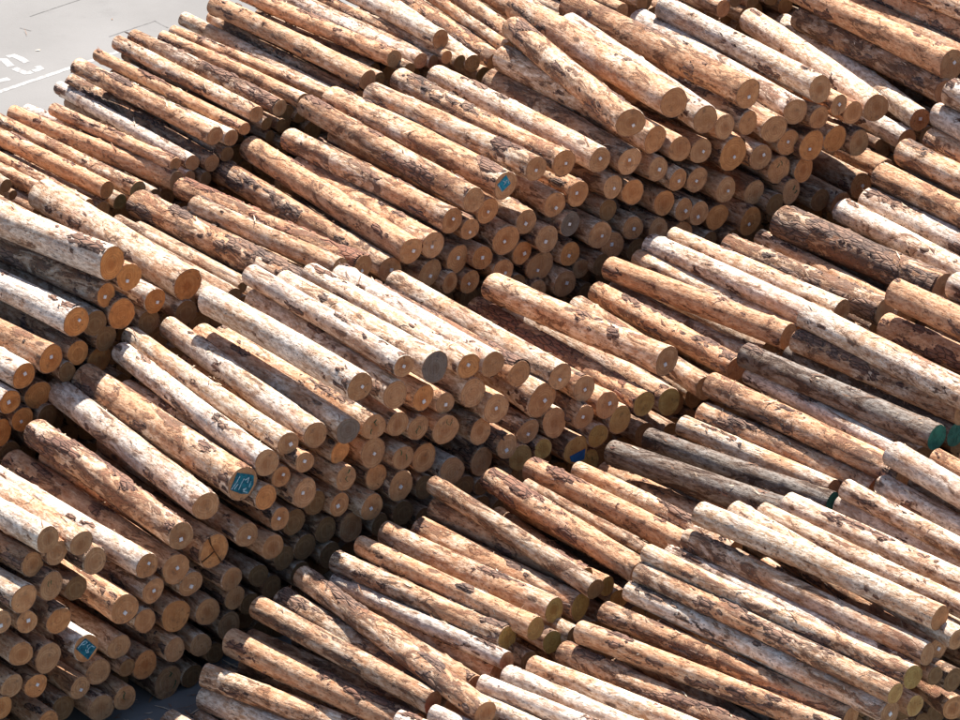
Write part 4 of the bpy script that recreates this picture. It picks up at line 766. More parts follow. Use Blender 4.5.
EXACT = {
    57: ('log whose sawn end carries the blue painted P26 square', 'the P26 square'),
    8: ('thick log ending in a large teal patch with pale scribbles', 'the scribbled teal patch'),
    174: ('tan log ending in a small bright blue painted rectangle', 'the bright blue rectangle'),
    131: ('log with a deep blue card across its olive sawn end', 'the blue card'),
    75: ('thick log with an orange end torn open by deep splits', 'the split orange end'),
    16: ('cream log with a large grey sawn end atop the P26 stack', 'the large grey end'),
    12: ('cream log with a grey sawn end closest to the scribbled teal patch', 'the smaller grey end'),
    5: ('cream log half covered in cracked grey bark, white tag on its end', 'the cracked-bark log'),
    24: ('log sheathed in reddish furrowed bark with an olive sawn end', 'the red-bark log'),
    35: ('very thick bark-plated log lying beside a dark gap', 'the thickest barky log'),
    32: ('rough bark-plated log below the very thick barky one', 'the rough barky log'),
    26: ('stout tan log with tagged end above the red-bark log', 'the stout log'),
    13: ('thick cream log raised over the shaded gap, white tag on its end', 'the raised thick log'),
    140: ('thick weathered grey log topping the orange-ended part of its stack', 'the thick grey top log'),
    141: ('cream log slanting under the thick grey top log, orange end', 'the slanting cream log'),
    247: ('log with a grey tagged end in the tall end wall', 'the grey tagged end'),
    178: ('barky log lying askew over its neighbours with white tag on end', 'the askew barky log'),
    191: ('long reddish orange log with tagged end lying over shaded logs', 'the long reddish log'),
    181: ('thick tan log with clean untagged end beside the askew barky log', 'the thick untagged log'),
    217: ('thick orange-ended tagged log midway in the tall end wall', 'the thick orange end'),
    168: ('smooth orange log with dark scars and tagged end', 'the smooth orange log'),
    281: ('thickest tan pole on the thin-pole stack', 'the thickest pole'),
    286: ('thin pole with a blackened grey sawn end', 'the blackened pole end'),
    269: ('tan pole standing proud of the poles beside the painted line', 'the proud pole'),
    264: ('orange pole with a tan end below the leaning grey poles', 'the orange pole'),
    344: ('dark grey log with a whole green-painted end in view', 'the full green end'),
    345: ('dark grey log with green-painted end behind another green-ended log', 'the second green end'),
    339: ('grey log whose green-painted end is half hidden by slender logs', 'the half-hidden green end'),
    319: ('tan log lying slantwise across the lower logs', 'the slantwise log'),
    338: ('thick dark grey log next to the half-hidden green end', 'the thick dark log'),
    326: ('tan log with a green-edged orange heart on its sawn end', 'the orange-hearted end'),
    323: ('tan log with olive end beside the slantwise log', 'the olive end beside it'),
    357: ('long cream log lying highest on the slender-log stack', 'the highest slender log'),
    371: ('long cream log with white tag on its end in the slender-log stack', 'the tagged slender log'),
    372: ('long brown-barked slender log beside the tagged one', 'the brown-barked log'),
}
ZTOP = {}
for r in LOGS: ZTOP.setdefault(r[0], []).append(r[3])
def label_of(i, r):
    row, sty, end, fl, view, seen_end = r[0], r[9], r[10], r[11], r[12], r[13]
    if i in EXACT: return EXACT[i][0]
    size = 'thick ' if r[7] > .232 else ('thin ' if r[7] < .165 and row != 'C' else '')
    noun = 'pole' if row == 'C' else 'log'
    if view and seen_end: return f"{size}{WOODNAME[sty]} {noun} with {ENDNAME[end]}{' tagged' if '*' in fl else ''} end"
    if view: return f"{size}{WOODNAME[sty]} {noun} with sawn end hidden"
    lo, hi = np.quantile(ZTOP[row], .33), np.quantile(ZTOP[row], .7)
    return f"{size}{ENDNAME[end]}-ended{' tagged' if '*' in fl else ''} {noun} {'low' if r[3] < lo else ('high' if r[3] > hi else 'midway')} in the end wall"
INDIV_LIMIT = 310
score = [( (r[7]*2*60)*( (np.linalg.norm(np.array(r[1:4])-np.array(r[4:7]))*45 if r[9] != 'D' else 60) if r[12] else r[7]*100*(.6 if r[9] == 'D' else 1)), i) for i, r in enumerate(LOGS)]
keep = set(i for s, i in sorted(score, reverse=True)[:INDIV_LIMIT]) | set(EXACT)
GROUPN = {'A': 'logs in the P26 stack', 'B': 'logs in the tall tagged stack', 'C': 'poles in the thin-pole stack', 'Z': 'logs in the green-ended stack', 'Y': 'logs in the slender-log stack'}

SV, SF, SM, SU = [], [], [], []          # the joined remainder
ROT = np.stack([-AX, np.cross((0, 0, 1.0), -AX), np.array([0, 0, 1.0])], 1)    # local x runs along the logs
def add_stuff(V, f, mi, uv=None):
    o = len(SV); SV.extend(map(tuple, V)); SF.extend(tuple(int(i)+o for i in q) for q in f); SM.extend([mi]*len(f))
    SU.extend(map(tuple, uv) if uv is not None else [(.5, .5)]*len(V))

base = {i: label_of(i, r) for i, r in enumerate(LOGS) if i in keep}
labels, sets = {}, {}
for i, s in base.items():
    if i in EXACT: labels[i] = s; continue
    r = LOGS[i]; mid = lambda q: (np.array(q[1:4])*.6 + np.array(q[4:7])*.4) if q[12] else np.array(q[1:4])
    d, k = min((np.linalg.norm(mid(r)-mid(LOGS[k])), k) for k in EXACT if LOGS[k][0] == r[0])
    sets.setdefault((r[0], s, k), []).append((d, i))
for (row, s, k), lst in sets.items():
    for n, (d, i) in enumerate(sorted(lst)):
        w = ['nearest', 'second nearest', 'third nearest', 'fourth nearest', 'fifth nearest', 'sixth nearest', 'seventh nearest', 'eighth nearest']
        labels[i] = f"{s}, {w[n] if n < 8 else 'further from'} {EXACT[k][1]}"
label_count = {}
for s in labels.values(): label_count[s] = label_count.get(s, 0)+1
for i, r in enumerate(LOGS):
    row, P, Q, rn, rf, sty, end, fl, view = r[0], np.array(r[1:4]), np.array(r[4:7]), r[7], r[8], r[9], r[10], r[11], r[12]
    seed = 100+i*7
    rs = np.random.RandomState(seed)
    L, surf = log_shape(P, Q, rn, rf, seed, 0, 0, not view)
    NR, NS = (60, 30) if view else (26, 24)
    V, Fq = build_body(L, surf, seed, NR, NS, not view)
    x, y, z = frame(P, Q)
    CV, CF, CU = cap(V[0], seed)
    FV, FF, FU = cap(V[-1][::-1], seed+1, 2)
    Vb = V.reshape(-1, 3)
    if i not in keep:
        M3 = np.stack([x, y, z], 1)
        for vv, ff, mi, uv in ((Vb, Fq, 0, None), (CV, CF, 1, CU), (FV, FF, 1, FU)):
            add_stuff((vv @ M3.T + P) @ ROT, ff, mi, uv)
        continue
    n0 = len(Vb)
    allV = np.vstack([Vb, FV]); allF = [tuple(q) for q in Fq.tolist()] + [tuple(k+n0 for k in q) for q in FF]
    uv = np.vstack([np.zeros((n0, 2)), FU])
    o = mesh_obj('thin_pole' if row == 'C' else 'log', allV.tolist(), allF, [M_WOOD, M_CUT], mat_idx=[0]*len(Fq)+[1]*len(FF), uv=uv)
    o.matrix_world = Matrix(((x[0], y[0], z[0], P[0]), (x[1], y[1], z[1], P[1]), (x[2], y[2], z[2], P[2]), (0, 0, 0, 1)))
    (cg, cp, cor), share = STYLE[sty]
    j = lambda v, a: min(1.0, max(0.0, v+rs.uniform(-a, a)))
    o.color = (j(cg, .25), j(cp, .14), j(cor, .2), VALUE.get(sty, 1.0))
    tag(o, labels[i], 'pole' if row == 'C' else 'log', GROUPN[row])
    cm = {'G': M_GREEN}.get(end, M_CUT)
    cf = mesh_obj('sawn_end', CV.tolist(), CF, [cm, M_RIM], o, smooth=False, uv=CU, mat_idx=[0]*(len(CF)-NS)+[int(rs.rand() < .6 and end != 'G')]*NS)
    ti = ENDTINT.get(end, ENDTINT['t']); ti = ti[rs.randint(len(ti))]; k = rs.uniform(.85, 1.1); cf.color = (ti[0]*k, ti[1]*k, ti[2]*k, 1)
    sh = share*rs.uniform(.5, 1.4)
    bk = build_bark(L, surf, rn, seed, min(.75, sh), sty == 'R', view) if sh > .015 else None
    if bk:
        bc = ((.9 if sty == 'R' else (.6 if sty == 'O' else rs.uniform(0, .45))), 0, 0, 1)
        for pv, pf in bk[0]: mesh_obj('bark_plate', pv, pf, [M_BARK], o).color = bc
        if bk[1] and bk[1][1]: tag(mesh_obj('bark_scraps', bk[1][0], bk[1][1], [M_BARK], o), kind='stuff').color = bc
    c0 = V[0].mean(0)
    if '*' in fl:
        a = rs.uniform(0, 1.5); w = .05*rs.uniform(.85, 1.15); cu, cw = -c0[1]+rs.uniform(-.2, .25)*rn, c0[2]+rs.uniform(-.3, .2)*rn
        v, f = quad_plate(rot_rect(w, w, a, cu, cw), -.006, .014)
        mesh_obj('paper_tag', v, f, [M_TAG], o, smooth=False)
    if view is False and '*' not in fl and 'M' not in fl and rs.rand() < .2:
        ln = [[(rs.uniform(-.4, .4)*rn, rs.uniform(-.5, .4)*rn)] for _ in range(2)]
        for q in ln:
            for _ in range(2): q.append((q[-1][0]+rs.uniform(-.05, .05), q[-1][1]+rs.uniform(.02, .06)))
        v, f = stroke_mesh(ln, .008, -.006, .010); tag(mesh_obj('crayon_mark', v, f, [M_CRAYON], o, smooth=False), kind='stuff')
    ppm = F_PX/float(np.dot(P-np.array([0, 0, CAM_H]), (0, math.cos(PITCH), -math.sin(PITCH))))      # photo pixels per metre here
    def face(q):                                  # pixel offset on the sawn face -> metres right and up on it
        u = q[0]/math.cos(AZ)/ppm; return (u, (-q[1]/ppm - math.sin(AZ)*math.sin(PITCH)*u)/math.cos(PITCH))
    for key, (outline, strokes, mat, nm) in MARKS.items():
        if key not in fl: continue
        v, f = quad_plate([face((q[0]*.9, q[1]*.9)) for q in outline][::-1], -.02, .016); po = mesh_obj(nm, v, f, [mat], o, smooth=False)
        if strokes:
            v, f = stroke_mesh([[face((q[0]*.88, q[1]*.88)) for q in ln] for ln in strokes], .014, .0165, .019); tag(mesh_obj('lettering', v, f, [M_CHALK], po, smooth=False), kind='stuff')
    if 'S' in fl:                                 # the end torn open by deep splits
        for k, a in enumerate((1.9, 3.5, 5.2)):
            d = np.array([math.cos(a), math.sin(a)]); n = np.array([-d[1], d[0]])
            v, f = quad_plate([tuple(d*.01-n*.003), tuple(d*rn*.5+n*(.012-.006*k)), tuple(d*rn*.97-n*.008), tuple(d*rn*.97+n*.022), tuple(d*rn*.5+n*(.024-.006*k)), tuple(d*.01+n*.004)], -.01, .02)
            mesh_obj('split', v, f, [M_SPLIT], o, smooth=False)

# ------------------------------------------------------------------ logs buried in the stacks (past the 300 that show largest)
# per stack: depth of its front, log length; then along-row position, height, front depth, radius of each
FILL = {
'A': [
36.10, .22, -56.89, .21, 36.52, .22, -56.95, .21, 36.94, .22, -56.92, .22, 37.36, .22, -56.94, .22, 37.78, .22, -57.28, .21, 38.20, .22, -57.25, .21,
40.30, .22, -57.36, .22, 42.04, .22, -57.28, .21, 42.46, .22, -57.26, .22, 42.88, .22, -57.23, .22, 43.30, .22, -57.27, .22, 43.78, .22, -57.33, .21,
44.20, .22, -57.25, .21, 44.62, .22, -57.26, .21, 45.04, .22, -57.25, .21, 45.46, .22, -57.21, .21, 45.88, .22, -57.20, .21, 46.30, .22, -57.19, .22,
46.78, .22, -57.33, .21, 47.20, .22, -57.34, .21, 47.62, .22, -57.32, .21, 48.04, .22, -57.26, .21, 48.46, .22, -57.27, .21, 48.88, .22, -57.20, .21,
49.30, .22, -57.26, .20, 49.72, .22, -57.25, .22, 50.14, .22, -57.31, .21, 50.56, .22, -57.35, .21, 50.98, .22, -57.26, .22, 51.40, .22, -57.31, .22,
51.82, .22, -57.36, .21, 52.24, .22, -57.36, .21, 52.66, .22, -57.32, .20, 53.08, .22, -57.27, .21, 53.50, .22, -57.34, .20, 53.92, .22, -57.26, .21,
54.34, .22, -57.20, .21, 54.76, .22, -57.36, .21, 55.18, .22, -57.30, .21, 55.60, .22, -57.35, .21, 56.02, .22, -57.28, .21, 56.44, .22, -57.29, .21,
56.86, .22, -57.23, .22, 57.28, .22, -57.23, .20, 57.70, .22, -57.20, .21, 58.12, .22, -57.22, .22, 58.60, .22, -57.37, .21, 59.02, .22, -57.26, .21,
59.44, .22, -57.36, .21, 59.86, .22, -57.24, .21, 60.28, .22, -57.36, .21, 60.70, .22, -56.93, .21, 61.12, .22, -56.88, .21, 61.54, .22, -56.90, .21,
61.96, .22, -56.89, .21, 36.17, .62, -56.82, .20, 36.59, .62, -56.79, .21, 37.07, .62, -56.89, .21, 37.49, .62, -56.92, .20, 37.97, .62, -57.35, .21,
42.59, .62, -57.23, .21, 43.01, .62, -57.29, .21, 43.43, .62, -57.29, .21, 43.85, .62, -57.36, .21, 44.33, .62, -57.18, .20, 44.75, .62, -57.20, .22,
45.17, .62, -57.27, .21, 45.59, .62, -57.37, .21, 46.01, .62, -57.36, .21, 46.49, .62, -57.24, .22, 46.91, .62, -57.24, .22, 47.33, .62, -57.34, .22,
47.75, .62, -57.23, .21, 48.17, .62, -57.28, .20, 48.59, .62, -57.19, .22, 49.01, .62, -57.32, .22, 49.43, .62, -57.28, .21, 49.85, .62, -57.31, .22,
50.27, .62, -57.25, .21, 50.69, .62, -57.24, .22, 51.11, .62, -57.18, .20, 51.53, .62, -57.21, .21, 51.95, .62, -57.25, .21, 52.37, .62, -57.37, .22,
52.79, .62, -57.37, .21, 53.21, .62, -57.29, .22, 53.63, .62, -57.35, .20, 54.05, .62, -57.22, .20, 54.47, .62, -57.36, .21, 54.89, .62, -57.21, .21,
55.31, .62, -57.33, .20, 55.73, .62, -57.22, .21, 56.15, .62, -57.27, .21, 56.57, .62, -57.19, .21, 56.99, .62, -57.32, .21, 57.41, .62, -57.27, .21,
57.83, .62, -57.24, .21, 58.25, .62, -57.21, .21, 58.73, .62, -57.25, .21, 59.15, .62, -57.21, .21, 59.57, .62, -57.33, .22, 59.99, .62, -57.18, .22,
60.41, .62, -57.19, .21, 60.83, .62, -56.80, .21, 61.25, .62, -56.84, .22, 61.67, .62, -56.79, .21, 61.98, .91, -56.80, .21, 36.28, 1.01, -56.84, .21,
36.70, 1.01, -56.93, .21, 37.18, 1.01, -56.96, .20, 43.72, 1.01, -57.21, .21, 44.14, 1.01, -57.25, .21, 44.56, 1.01, -57.23, .21, 44.98, 1.01, -57.19, .21,
45.40, 1.01, -57.28, .20, 45.88, 1.01, -57.21, .21, 46.30, 1.01, -57.21, .22, 47.86, 1.01, -57.25, .21, 48.28, 1.01, -57.20, .22, 48.76, 1.01, -57.26, .21,
49.24, 1.01, -57.34, .21, 49.66, 1.01, -57.29, .22, 50.08, 1.01, -57.26, .22, 50.50, 1.01, -57.26, .22, 51.16, 1.01, -57.27, .21, 51.58, 1.01, -57.32, .20,
52.06, 1.01, -57.24, .21, 52.48, 1.01, -57.25, .21, 52.90, 1.01, -57.34, .22, 53.32, 1.01, -57.18, .21, 53.74, 1.01, -57.34, .21, 54.16, 1.01, -57.23, .20,
54.58, 1.01, -57.32, .21, 55.00, 1.01, -57.26, .20, 55.42, 1.01, -57.29, .21, 55.84, 1.01, -57.24, .21, 56.26, 1.01, -57.31, .21, 56.68, 1.01, -57.18, .20,
57.10, 1.01, -57.36, .21, 57.52, 1.01, -57.18, .20, 57.94, 1.01, -57.36, .21, 58.42, 1.01, -57.26, .21, 58.84, 1.01, -57.31, .20, 59.26, 1.01, -57.35, .21,
59.68, 1.01, -57.20, .21, 60.16, 1.01, -57.19, .20, 60.58, 1.01, -56.93, .22, 61.00, 1.01, -56.92, .21, 61.42, 1.01, -56.89, .21, 37.48, 1.31, -56.85, .21,
61.72, 1.31, -56.95, .21, 36.15, 1.41, -56.81, .22, 36.57, 1.41, -56.89, .21, 36.99, 1.41, -56.78, .21, 48.03, 1.41, -57.26, .22, 49.53, 1.41, -57.33, .21,
51.27, 1.41, -57.33, .21, 51.69, 1.41, -57.33, .21, 52.11, 1.41, -57.21, .20, 52.59, 1.41, -57.27, .20, 53.07, 1.41, -57.23, .21, 53.49, 1.41, -57.34, .21,
53.91, 1.41, -57.28, .21, 54.33, 1.41, -57.21, .21, 54.75, 1.41, -57.33, .21, 55.17, 1.41, -57.33, .22, 55.59, 1.41, -57.24, .22, 56.37, 1.41, -57.31, .21,
56.79, 1.41, -57.17, .20, 57.21, 1.41, -57.21, .21, 58.95, 1.41, -57.31, .21, 59.37, 1.41, -57.17, .22, 59.79, 1.41, -57.34, .22, 60.27, 1.41, -57.25, .20,
60.75, 1.41, -56.95, .22, 61.17, 1.41, -56.94, .21, 61.99, 1.61, -56.79, .20, 37.26, 1.70, -56.83, .21, 37.68, 1.70, -57.19, .21, 61.44, 1.70, -56.83, .21,
52.69, 1.80, -57.19, .21, 53.17, 1.80, -57.21, .20, 54.07, 1.80, -57.28, .21, 54.49, 1.80, -57.19, .21, 56.95, 1.80, -57.37, .21, 59.47, 1.80, -57.25, .21,
59.95, 1.80, -57.24, .22, 60.37, 1.80, -57.20, .21, 60.91, 1.80, -56.92, .21, 61.75, 2.00, -56.94, .22, 37.21, 2.10, -56.97, .20, 61.21, 2.10, -56.92, .22,
60.46, 2.20, -57.25, .21, 60.85, 2.40, -56.96, .20, 61.51, 2.40, -56.87, .22, 61.93, 2.40, -56.84, .20, 61.16, 2.70, -56.97, .21, 60.67, 2.79, -56.96, .20,
60.97, 3.09, -56.96, .21, 38.01, 3.19, -57.31, .20, 38.74, .19, -57.37, .17, 39.16, .19, -57.31, .18, 37.85, 2.04, -57.31, .18, 59.74, 2.12, -57.34, .18,
61.74, 2.71, -56.83, .18, 42.82, .89, -57.33, .14, 43.11, .96, -57.29, .14, 47.01, .96, -57.29, .14, 45.17, 1.29, -57.32, .14, 48.53, 1.29, -57.30, .15,
56.03, 1.29, -57.20, .14, 57.71, 1.29, -57.27, .15, 44.32, 1.36, -57.24, .14, 58.36, 1.36, -57.36, .14, 52.35, 1.70, -57.34, .14, 53.67, 1.70, -57.31, .14,
54.93, 1.70, -57.20, .14, 59.08, 1.77, -57.36, .14, 37.56, 2.17, -56.95, .14, 60.12, 2.17, -57.29, .14, 37.57, 2.64, -56.91, .14, 50.88, .85, -57.17, .10,
37.45, .90, -56.88, .10, 58.17, 1.20, -57.18, .11, 49.86, 1.25, -57.34, .11, 58.62, 1.25, -57.35, .11, 48.35, 1.50, -57.17, .10, 57.53, 1.50, -57.24, .10,
51.90, 1.64, -57.26, .11, 56.58, 1.64, -57.35, .11, 47.86, 1.69, -57.20, .10, 51.16, 1.69, -57.37, .10, 54.28, 2.04, -57.34, .11, 59.26, 2.04, -57.36, .10,
60.80, 2.09, -56.83, .10, 37.25, 2.39, -56.81, .10, 60.27, 2.44, -57.32, .11, 60.47, 2.54, -57.30, .10, 61.47, 2.78, -56.79, .11, 62.01, 2.78, -56.79, .10,
37.82, 2.83, -57.25, .10, 60.78, 3.33, -56.92, .10],
'B': [
39.47, .22, -61.36, .21, 39.89, .22, -61.35, .20, 40.31, .22, -61.49, .22, 40.73, .22, -61.49, .21, 41.15, .22, -61.82, .21, 41.57, .22, -61.86, .21,
41.99, .22, -61.80, .21, 42.41, .22, -61.73, .22, 42.83, .22, -61.73, .21, 43.25, .22, -61.88, .21, 43.67, .22, -61.89, .22, 44.09, .22, -61.87, .21,
44.51, .22, -61.75, .22, 44.93, .22, -61.86, .21, 45.35, .22, -61.75, .22, 45.77, .22, -61.78, .21, 46.19, .22, -61.90, .22, 46.61, .22, -61.79, .21,
47.03, .22, -61.91, .21, 47.45, .22, -61.91, .21, 47.87, .22, -61.91, .20, 48.29, .22, -61.88, .22, 48.77, .22, -61.79, .20, 49.19, .22, -61.87, .22,
49.61, .22, -61.83, .22, 50.03, .22, -61.84, .22, 50.45, .22, -61.86, .22, 50.87, .22, -61.82, .21, 51.29, .22, -61.73, .22, 51.71, .22, -61.85, .21,
52.13, .22, -61.90, .21, 52.55, .22, -61.74, .21, 52.97, .22, -61.87, .22, 53.39, .22, -61.92, .21, 53.81, .22, -61.85, .21, 54.23, .22, -61.83, .21,
54.65, .22, -61.89, .21, 55.07, .22, -61.92, .21, 55.49, .22, -61.77, .21, 55.91, .22, -61.75, .22, 56.33, .22, -61.91, .22, 56.75, .22, -61.80, .22,
57.17, .22, -61.86, .20, 57.59, .22, -61.82, .20, 58.01, .22, -61.91, .21, 58.43, .22, -61.85, .22, 58.85, .22, -61.84, .20, 59.27, .22, -61.79, .21,
59.69, .22, -61.82, .22, 60.11, .22, -61.80, .22, 60.53, .22, -61.73, .21, 60.95, .22, -61.80, .21, 61.37, .22, -61.73, .22, 61.79, .22, -61.73, .21,
62.21, .22, -61.85, .20, 62.63, .22, -61.51, .22, 63.05, .22, -61.41, .22, 63.47, .22, -61.42, .21, 63.76, .52, -61.50, .22, 39.63, .62, -61.48, .21,
40.05, .62, -61.51, .21, 40.47, .62, -61.41, .20, 40.89, .62, -61.41, .21, 41.31, .62, -61.77, .21, 41.73, .62, -61.82, .21, 42.15, .62, -61.85, .22,
42.57, .62, -61.89, .22, 42.99, .62, -61.81, .21, 43.41, .62, -61.87, .20, 43.83, .62, -61.77, .22, 44.25, .62, -61.84, .22, 44.67, .62, -61.77, .21,
45.09, .62, -61.86, .22, 45.51, .62, -61.91, .21, 45.93, .62, -61.75, .21, 46.35, .62, -61.80, .22, 46.77, .62, -61.75, .22, 47.19, .62, -61.81, .22,
47.61, .62, -61.89, .20, 48.03, .62, -61.84, .22, 48.45, .62, -61.89, .22, 48.87, .62, -61.91, .22, 49.35, .62, -61.81, .22, 49.83, .62, -61.77, .21,
50.25, .62, -61.76, .20, 50.67, .62, -61.86, .20, 51.09, .62, -61.82, .22, 51.51, .62, -61.81, .22, 51.93, .62, -61.86, .21, 52.35, .62, -61.81, .21,
52.77, .62, -61.79, .20, 53.19, .62, -61.91, .21, 53.61, .62, -61.76, .20, 54.03, .62, -61.73, .22, 54.45, .62, -61.75, .21, 54.87, .62, -61.87, .22,
55.29, .62, -61.74, .21, 55.71, .62, -61.91, .21, 56.13, .62, -61.76, .20, 56.55, .62, -61.87, .21, 56.97, .62, -61.87, .22, 57.39, .62, -61.86, .20,
57.81, .62, -61.83, .21, 58.23, .62, -61.78, .21, 58.65, .62, -61.73, .22, 59.07, .62, -61.89, .20, 59.49, .62, -61.76, .21, 59.91, .62, -61.90, .21,
60.33, .62, -61.86, .22, 60.75, .62, -61.74, .22, 61.17, .62, -61.92, .22, 61.65, .62, -61.74, .21, 62.07, .62, -61.81, .21, 62.49, .62, -61.35, .22,
62.91, .62, -61.38, .21, 63.33, .62, -61.47, .22, 63.65, .91, -61.41, .20, 39.47, 1.01, -61.40, .21, 39.89, 1.01, -61.48, .20, 40.31, 1.01, -61.47, .21,
40.73, 1.01, -61.44, .21, 41.15, 1.01, -61.81, .21, 41.57, 1.01, -61.86, .21, 41.99, 1.01, -61.75, .21, 42.41, 1.01, -61.81, .21, 42.83, 1.01, -61.89, .21,
43.25, 1.01, -61.82, .20, 43.67, 1.01, -61.79, .21, 44.09, 1.01, -61.86, .21, 44.51, 1.01, -61.80, .21, 44.93, 1.01, -61.76, .21, 45.35, 1.01, -61.78, .22,
45.77, 1.01, -61.85, .21, 46.19, 1.01, -61.79, .21, 46.61, 1.01, -61.87, .20, 47.03, 1.01, -61.78, .20, 47.45, 1.01, -61.78, .21, 47.87, 1.01, -61.77, .21,
48.29, 1.01, -61.78, .22, 48.71, 1.01, -61.75, .22, 49.13, 1.01, -61.81, .21, 49.55, 1.01, -61.90, .21, 49.97, 1.01, -61.85, .22, 50.45, 1.01, -61.81, .22,
50.87, 1.01, -61.86, .20, 51.29, 1.01, -61.91, .21, 51.71, 1.01, -61.84, .21, 52.13, 1.01, -61.84, .20, 52.55, 1.01, -61.89, .20, 52.97, 1.01, -61.78, .21,
53.39, 1.01, -61.72, .20, 53.81, 1.01, -61.91, .21, 54.23, 1.01, -61.84, .20, 54.65, 1.01, -61.81, .21, 55.07, 1.01, -61.75, .21, 55.49, 1.01, -61.73, .21,
55.91, 1.01, -61.90, .20, 56.33, 1.01, -61.84, .21, 56.75, 1.01, -61.80, .22, 57.17, 1.01, -61.92, .22, 57.59, 1.01, -61.89, .21, 58.01, 1.01, -61.89, .22,
58.43, 1.01, -61.82, .21, 58.85, 1.01, -61.74, .20, 59.27, 1.01, -61.83, .20, 59.69, 1.01, -61.77, .22, 60.11, 1.01, -61.80, .22, 60.53, 1.01, -61.85, .21,
60.95, 1.01, -61.79, .21, 61.37, 1.01, -61.75, .21, 61.79, 1.01, -61.87, .22, 62.21, 1.01, -61.91, .20, 62.63, 1.01, -61.40, .22, 63.05, 1.01, -61.41, .21,
63.36, 1.31, -61.50, .22, 63.78, 1.31, -61.35, .21, 39.58, 1.41, -61.37, .20, 40.00, 1.41, -61.46, .22, 40.42, 1.41, -61.48, .20, 40.84, 1.41, -61.33, .21,
41.26, 1.41, -61.72, .21, 41.74, 1.41, -61.92, .22, 42.16, 1.41, -61.78, .21, 42.58, 1.41, -61.79, .22, 43.00, 1.41, -61.80, .22, 43.42, 1.41, -61.91, .22,
43.84, 1.41, -61.91, .21, 44.26, 1.41, -61.73, .20, 44.68, 1.41, -61.90, .21, 45.10, 1.41, -61.84, .21, 45.52, 1.41, -61.85, .20, 45.94, 1.41, -61.79, .21,
46.36, 1.41, -61.76, .21, 46.78, 1.41, -61.88, .22, 47.20, 1.41, -61.79, .22, 47.62, 1.41, -61.84, .21, 48.04, 1.41, -61.83, .21, 48.46, 1.41, -61.73, .22,
48.88, 1.41, -61.74, .21, 49.30, 1.41, -61.76, .22, 49.72, 1.41, -61.85, .22, 50.14, 1.41, -61.79, .22, 50.56, 1.41, -61.83, .21, 50.98, 1.41, -61.75, .22,
51.40, 1.41, -61.82, .21, 51.82, 1.41, -61.85, .22, 52.36, 1.41, -61.83, .20, 53.20, 1.41, -61.86, .20, 53.62, 1.41, -61.77, .20, 54.04, 1.41, -61.78, .20,
54.46, 1.41, -61.89, .21, 54.88, 1.41, -61.76, .22, 56.62, 1.41, -61.79, .22, 57.04, 1.41, -61.80, .21, 57.46, 1.41, -61.74, .22, 59.92, 1.41, -61.87, .21,
60.34, 1.41, -61.90, .21, 60.76, 1.41, -61.75, .21, 61.18, 1.41, -61.85, .20, 61.60, 1.41, -61.91, .22, 62.02, 1.41, -61.88, .21, 62.44, 1.41, -61.45, .21,
62.86, 1.41, -61.48, .21, 63.12, 1.70, -61.45, .20, 63.54, 1.70, -61.41, .22, 39.48, 1.80, -61.39, .22, 40.14, 1.80, -61.37, .21, 40.56, 1.80, -61.52, .21,
40.98, 1.80, -61.89, .20, 41.46, 1.80, -61.90, .21, 41.88, 1.80, -61.83, .21, 42.30, 1.80, -61.81, .21, 42.72, 1.80, -61.90, .21, 43.14, 1.80, -61.91, .22,
43.56, 1.80, -61.76, .22, 43.98, 1.80, -61.72, .20, 44.40, 1.80, -61.79, .21, 44.82, 1.80, -61.76, .21, 45.24, 1.80, -61.78, .21, 45.66, 1.80, -61.82, .21,
46.08, 1.80, -61.78, .21, 46.50, 1.80, -61.78, .21, 46.92, 1.80, -61.76, .21, 47.34, 1.80, -61.80, .20, 47.76, 1.80, -61.80, .21, 48.18, 1.80, -61.85, .21,
48.60, 1.80, -61.88, .22, 49.02, 1.80, -61.89, .22, 49.44, 1.80, -61.72, .22, 49.86, 1.80, -61.72, .22, 50.28, 1.80, -61.90, .21, 50.70, 1.80, -61.78, .21,
60.66, 1.80, -61.88, .22, 61.08, 1.80, -61.80, .20, 61.50, 1.80, -61.91, .20, 62.16, 1.80, -61.81, .21, 62.58, 1.80, -61.46, .21, 39.78, 2.10, -61.44, .21,
61.80, 2.10, -61.86, .21, 62.88, 2.10, -61.48, .21, 63.30, 2.10, -61.52, .20, 63.72, 2.10, -61.51, .21, 40.24, 2.20, -61.49, .21, 40.66, 2.20, -61.34, .20,
42.40, 2.20, -61.81, .21, 42.82, 2.20, -61.81, .21, 43.30, 2.20, -61.89, .21, 43.72, 2.20, -61.79, .21, 44.14, 2.20, -61.79, .20, 44.56, 2.20, -61.81, .22,
44.98, 2.20, -61.73, .21, 45.40, 2.20, -61.73, .21, 45.82, 2.20, -61.80, .20, 46.24, 2.20, -61.80, .20, 46.66, 2.20, -61.79, .20, 47.08, 2.20, -61.72, .21,
47.50, 2.20, -61.76, .22, 47.92, 2.20, -61.83, .21, 48.34, 2.20, -61.89, .22, 48.76, 2.20, -61.92, .21, 49.18, 2.20, -61.84, .21, 62.26, 2.20, -61.90, .21,
39.46, 2.40, -61.42, .21, 61.91, 2.50, -61.82, .20, 62.57, 2.50, -61.36, .21, 62.99, 2.50, -61.50, .21, 63.41, 2.50, -61.45, .20, 40.54, 2.60, -61.38, .21,
42.46, 2.60, -61.92, .21, 42.94, 2.60, -61.89, .22, 43.84, 2.60, -61.88, .21, 44.26, 2.60, -61.82, .20, 44.68, 2.60, -61.73, .21, 45.10, 2.60, -61.84, .21,
45.52, 2.60, -61.77, .22, 45.94, 2.60, -61.73, .21, 46.36, 2.60, -61.73, .20, 46.78, 2.60, -61.79, .22, 47.20, 2.60, -61.75, .21, 47.62, 2.60, -61.88, .21,
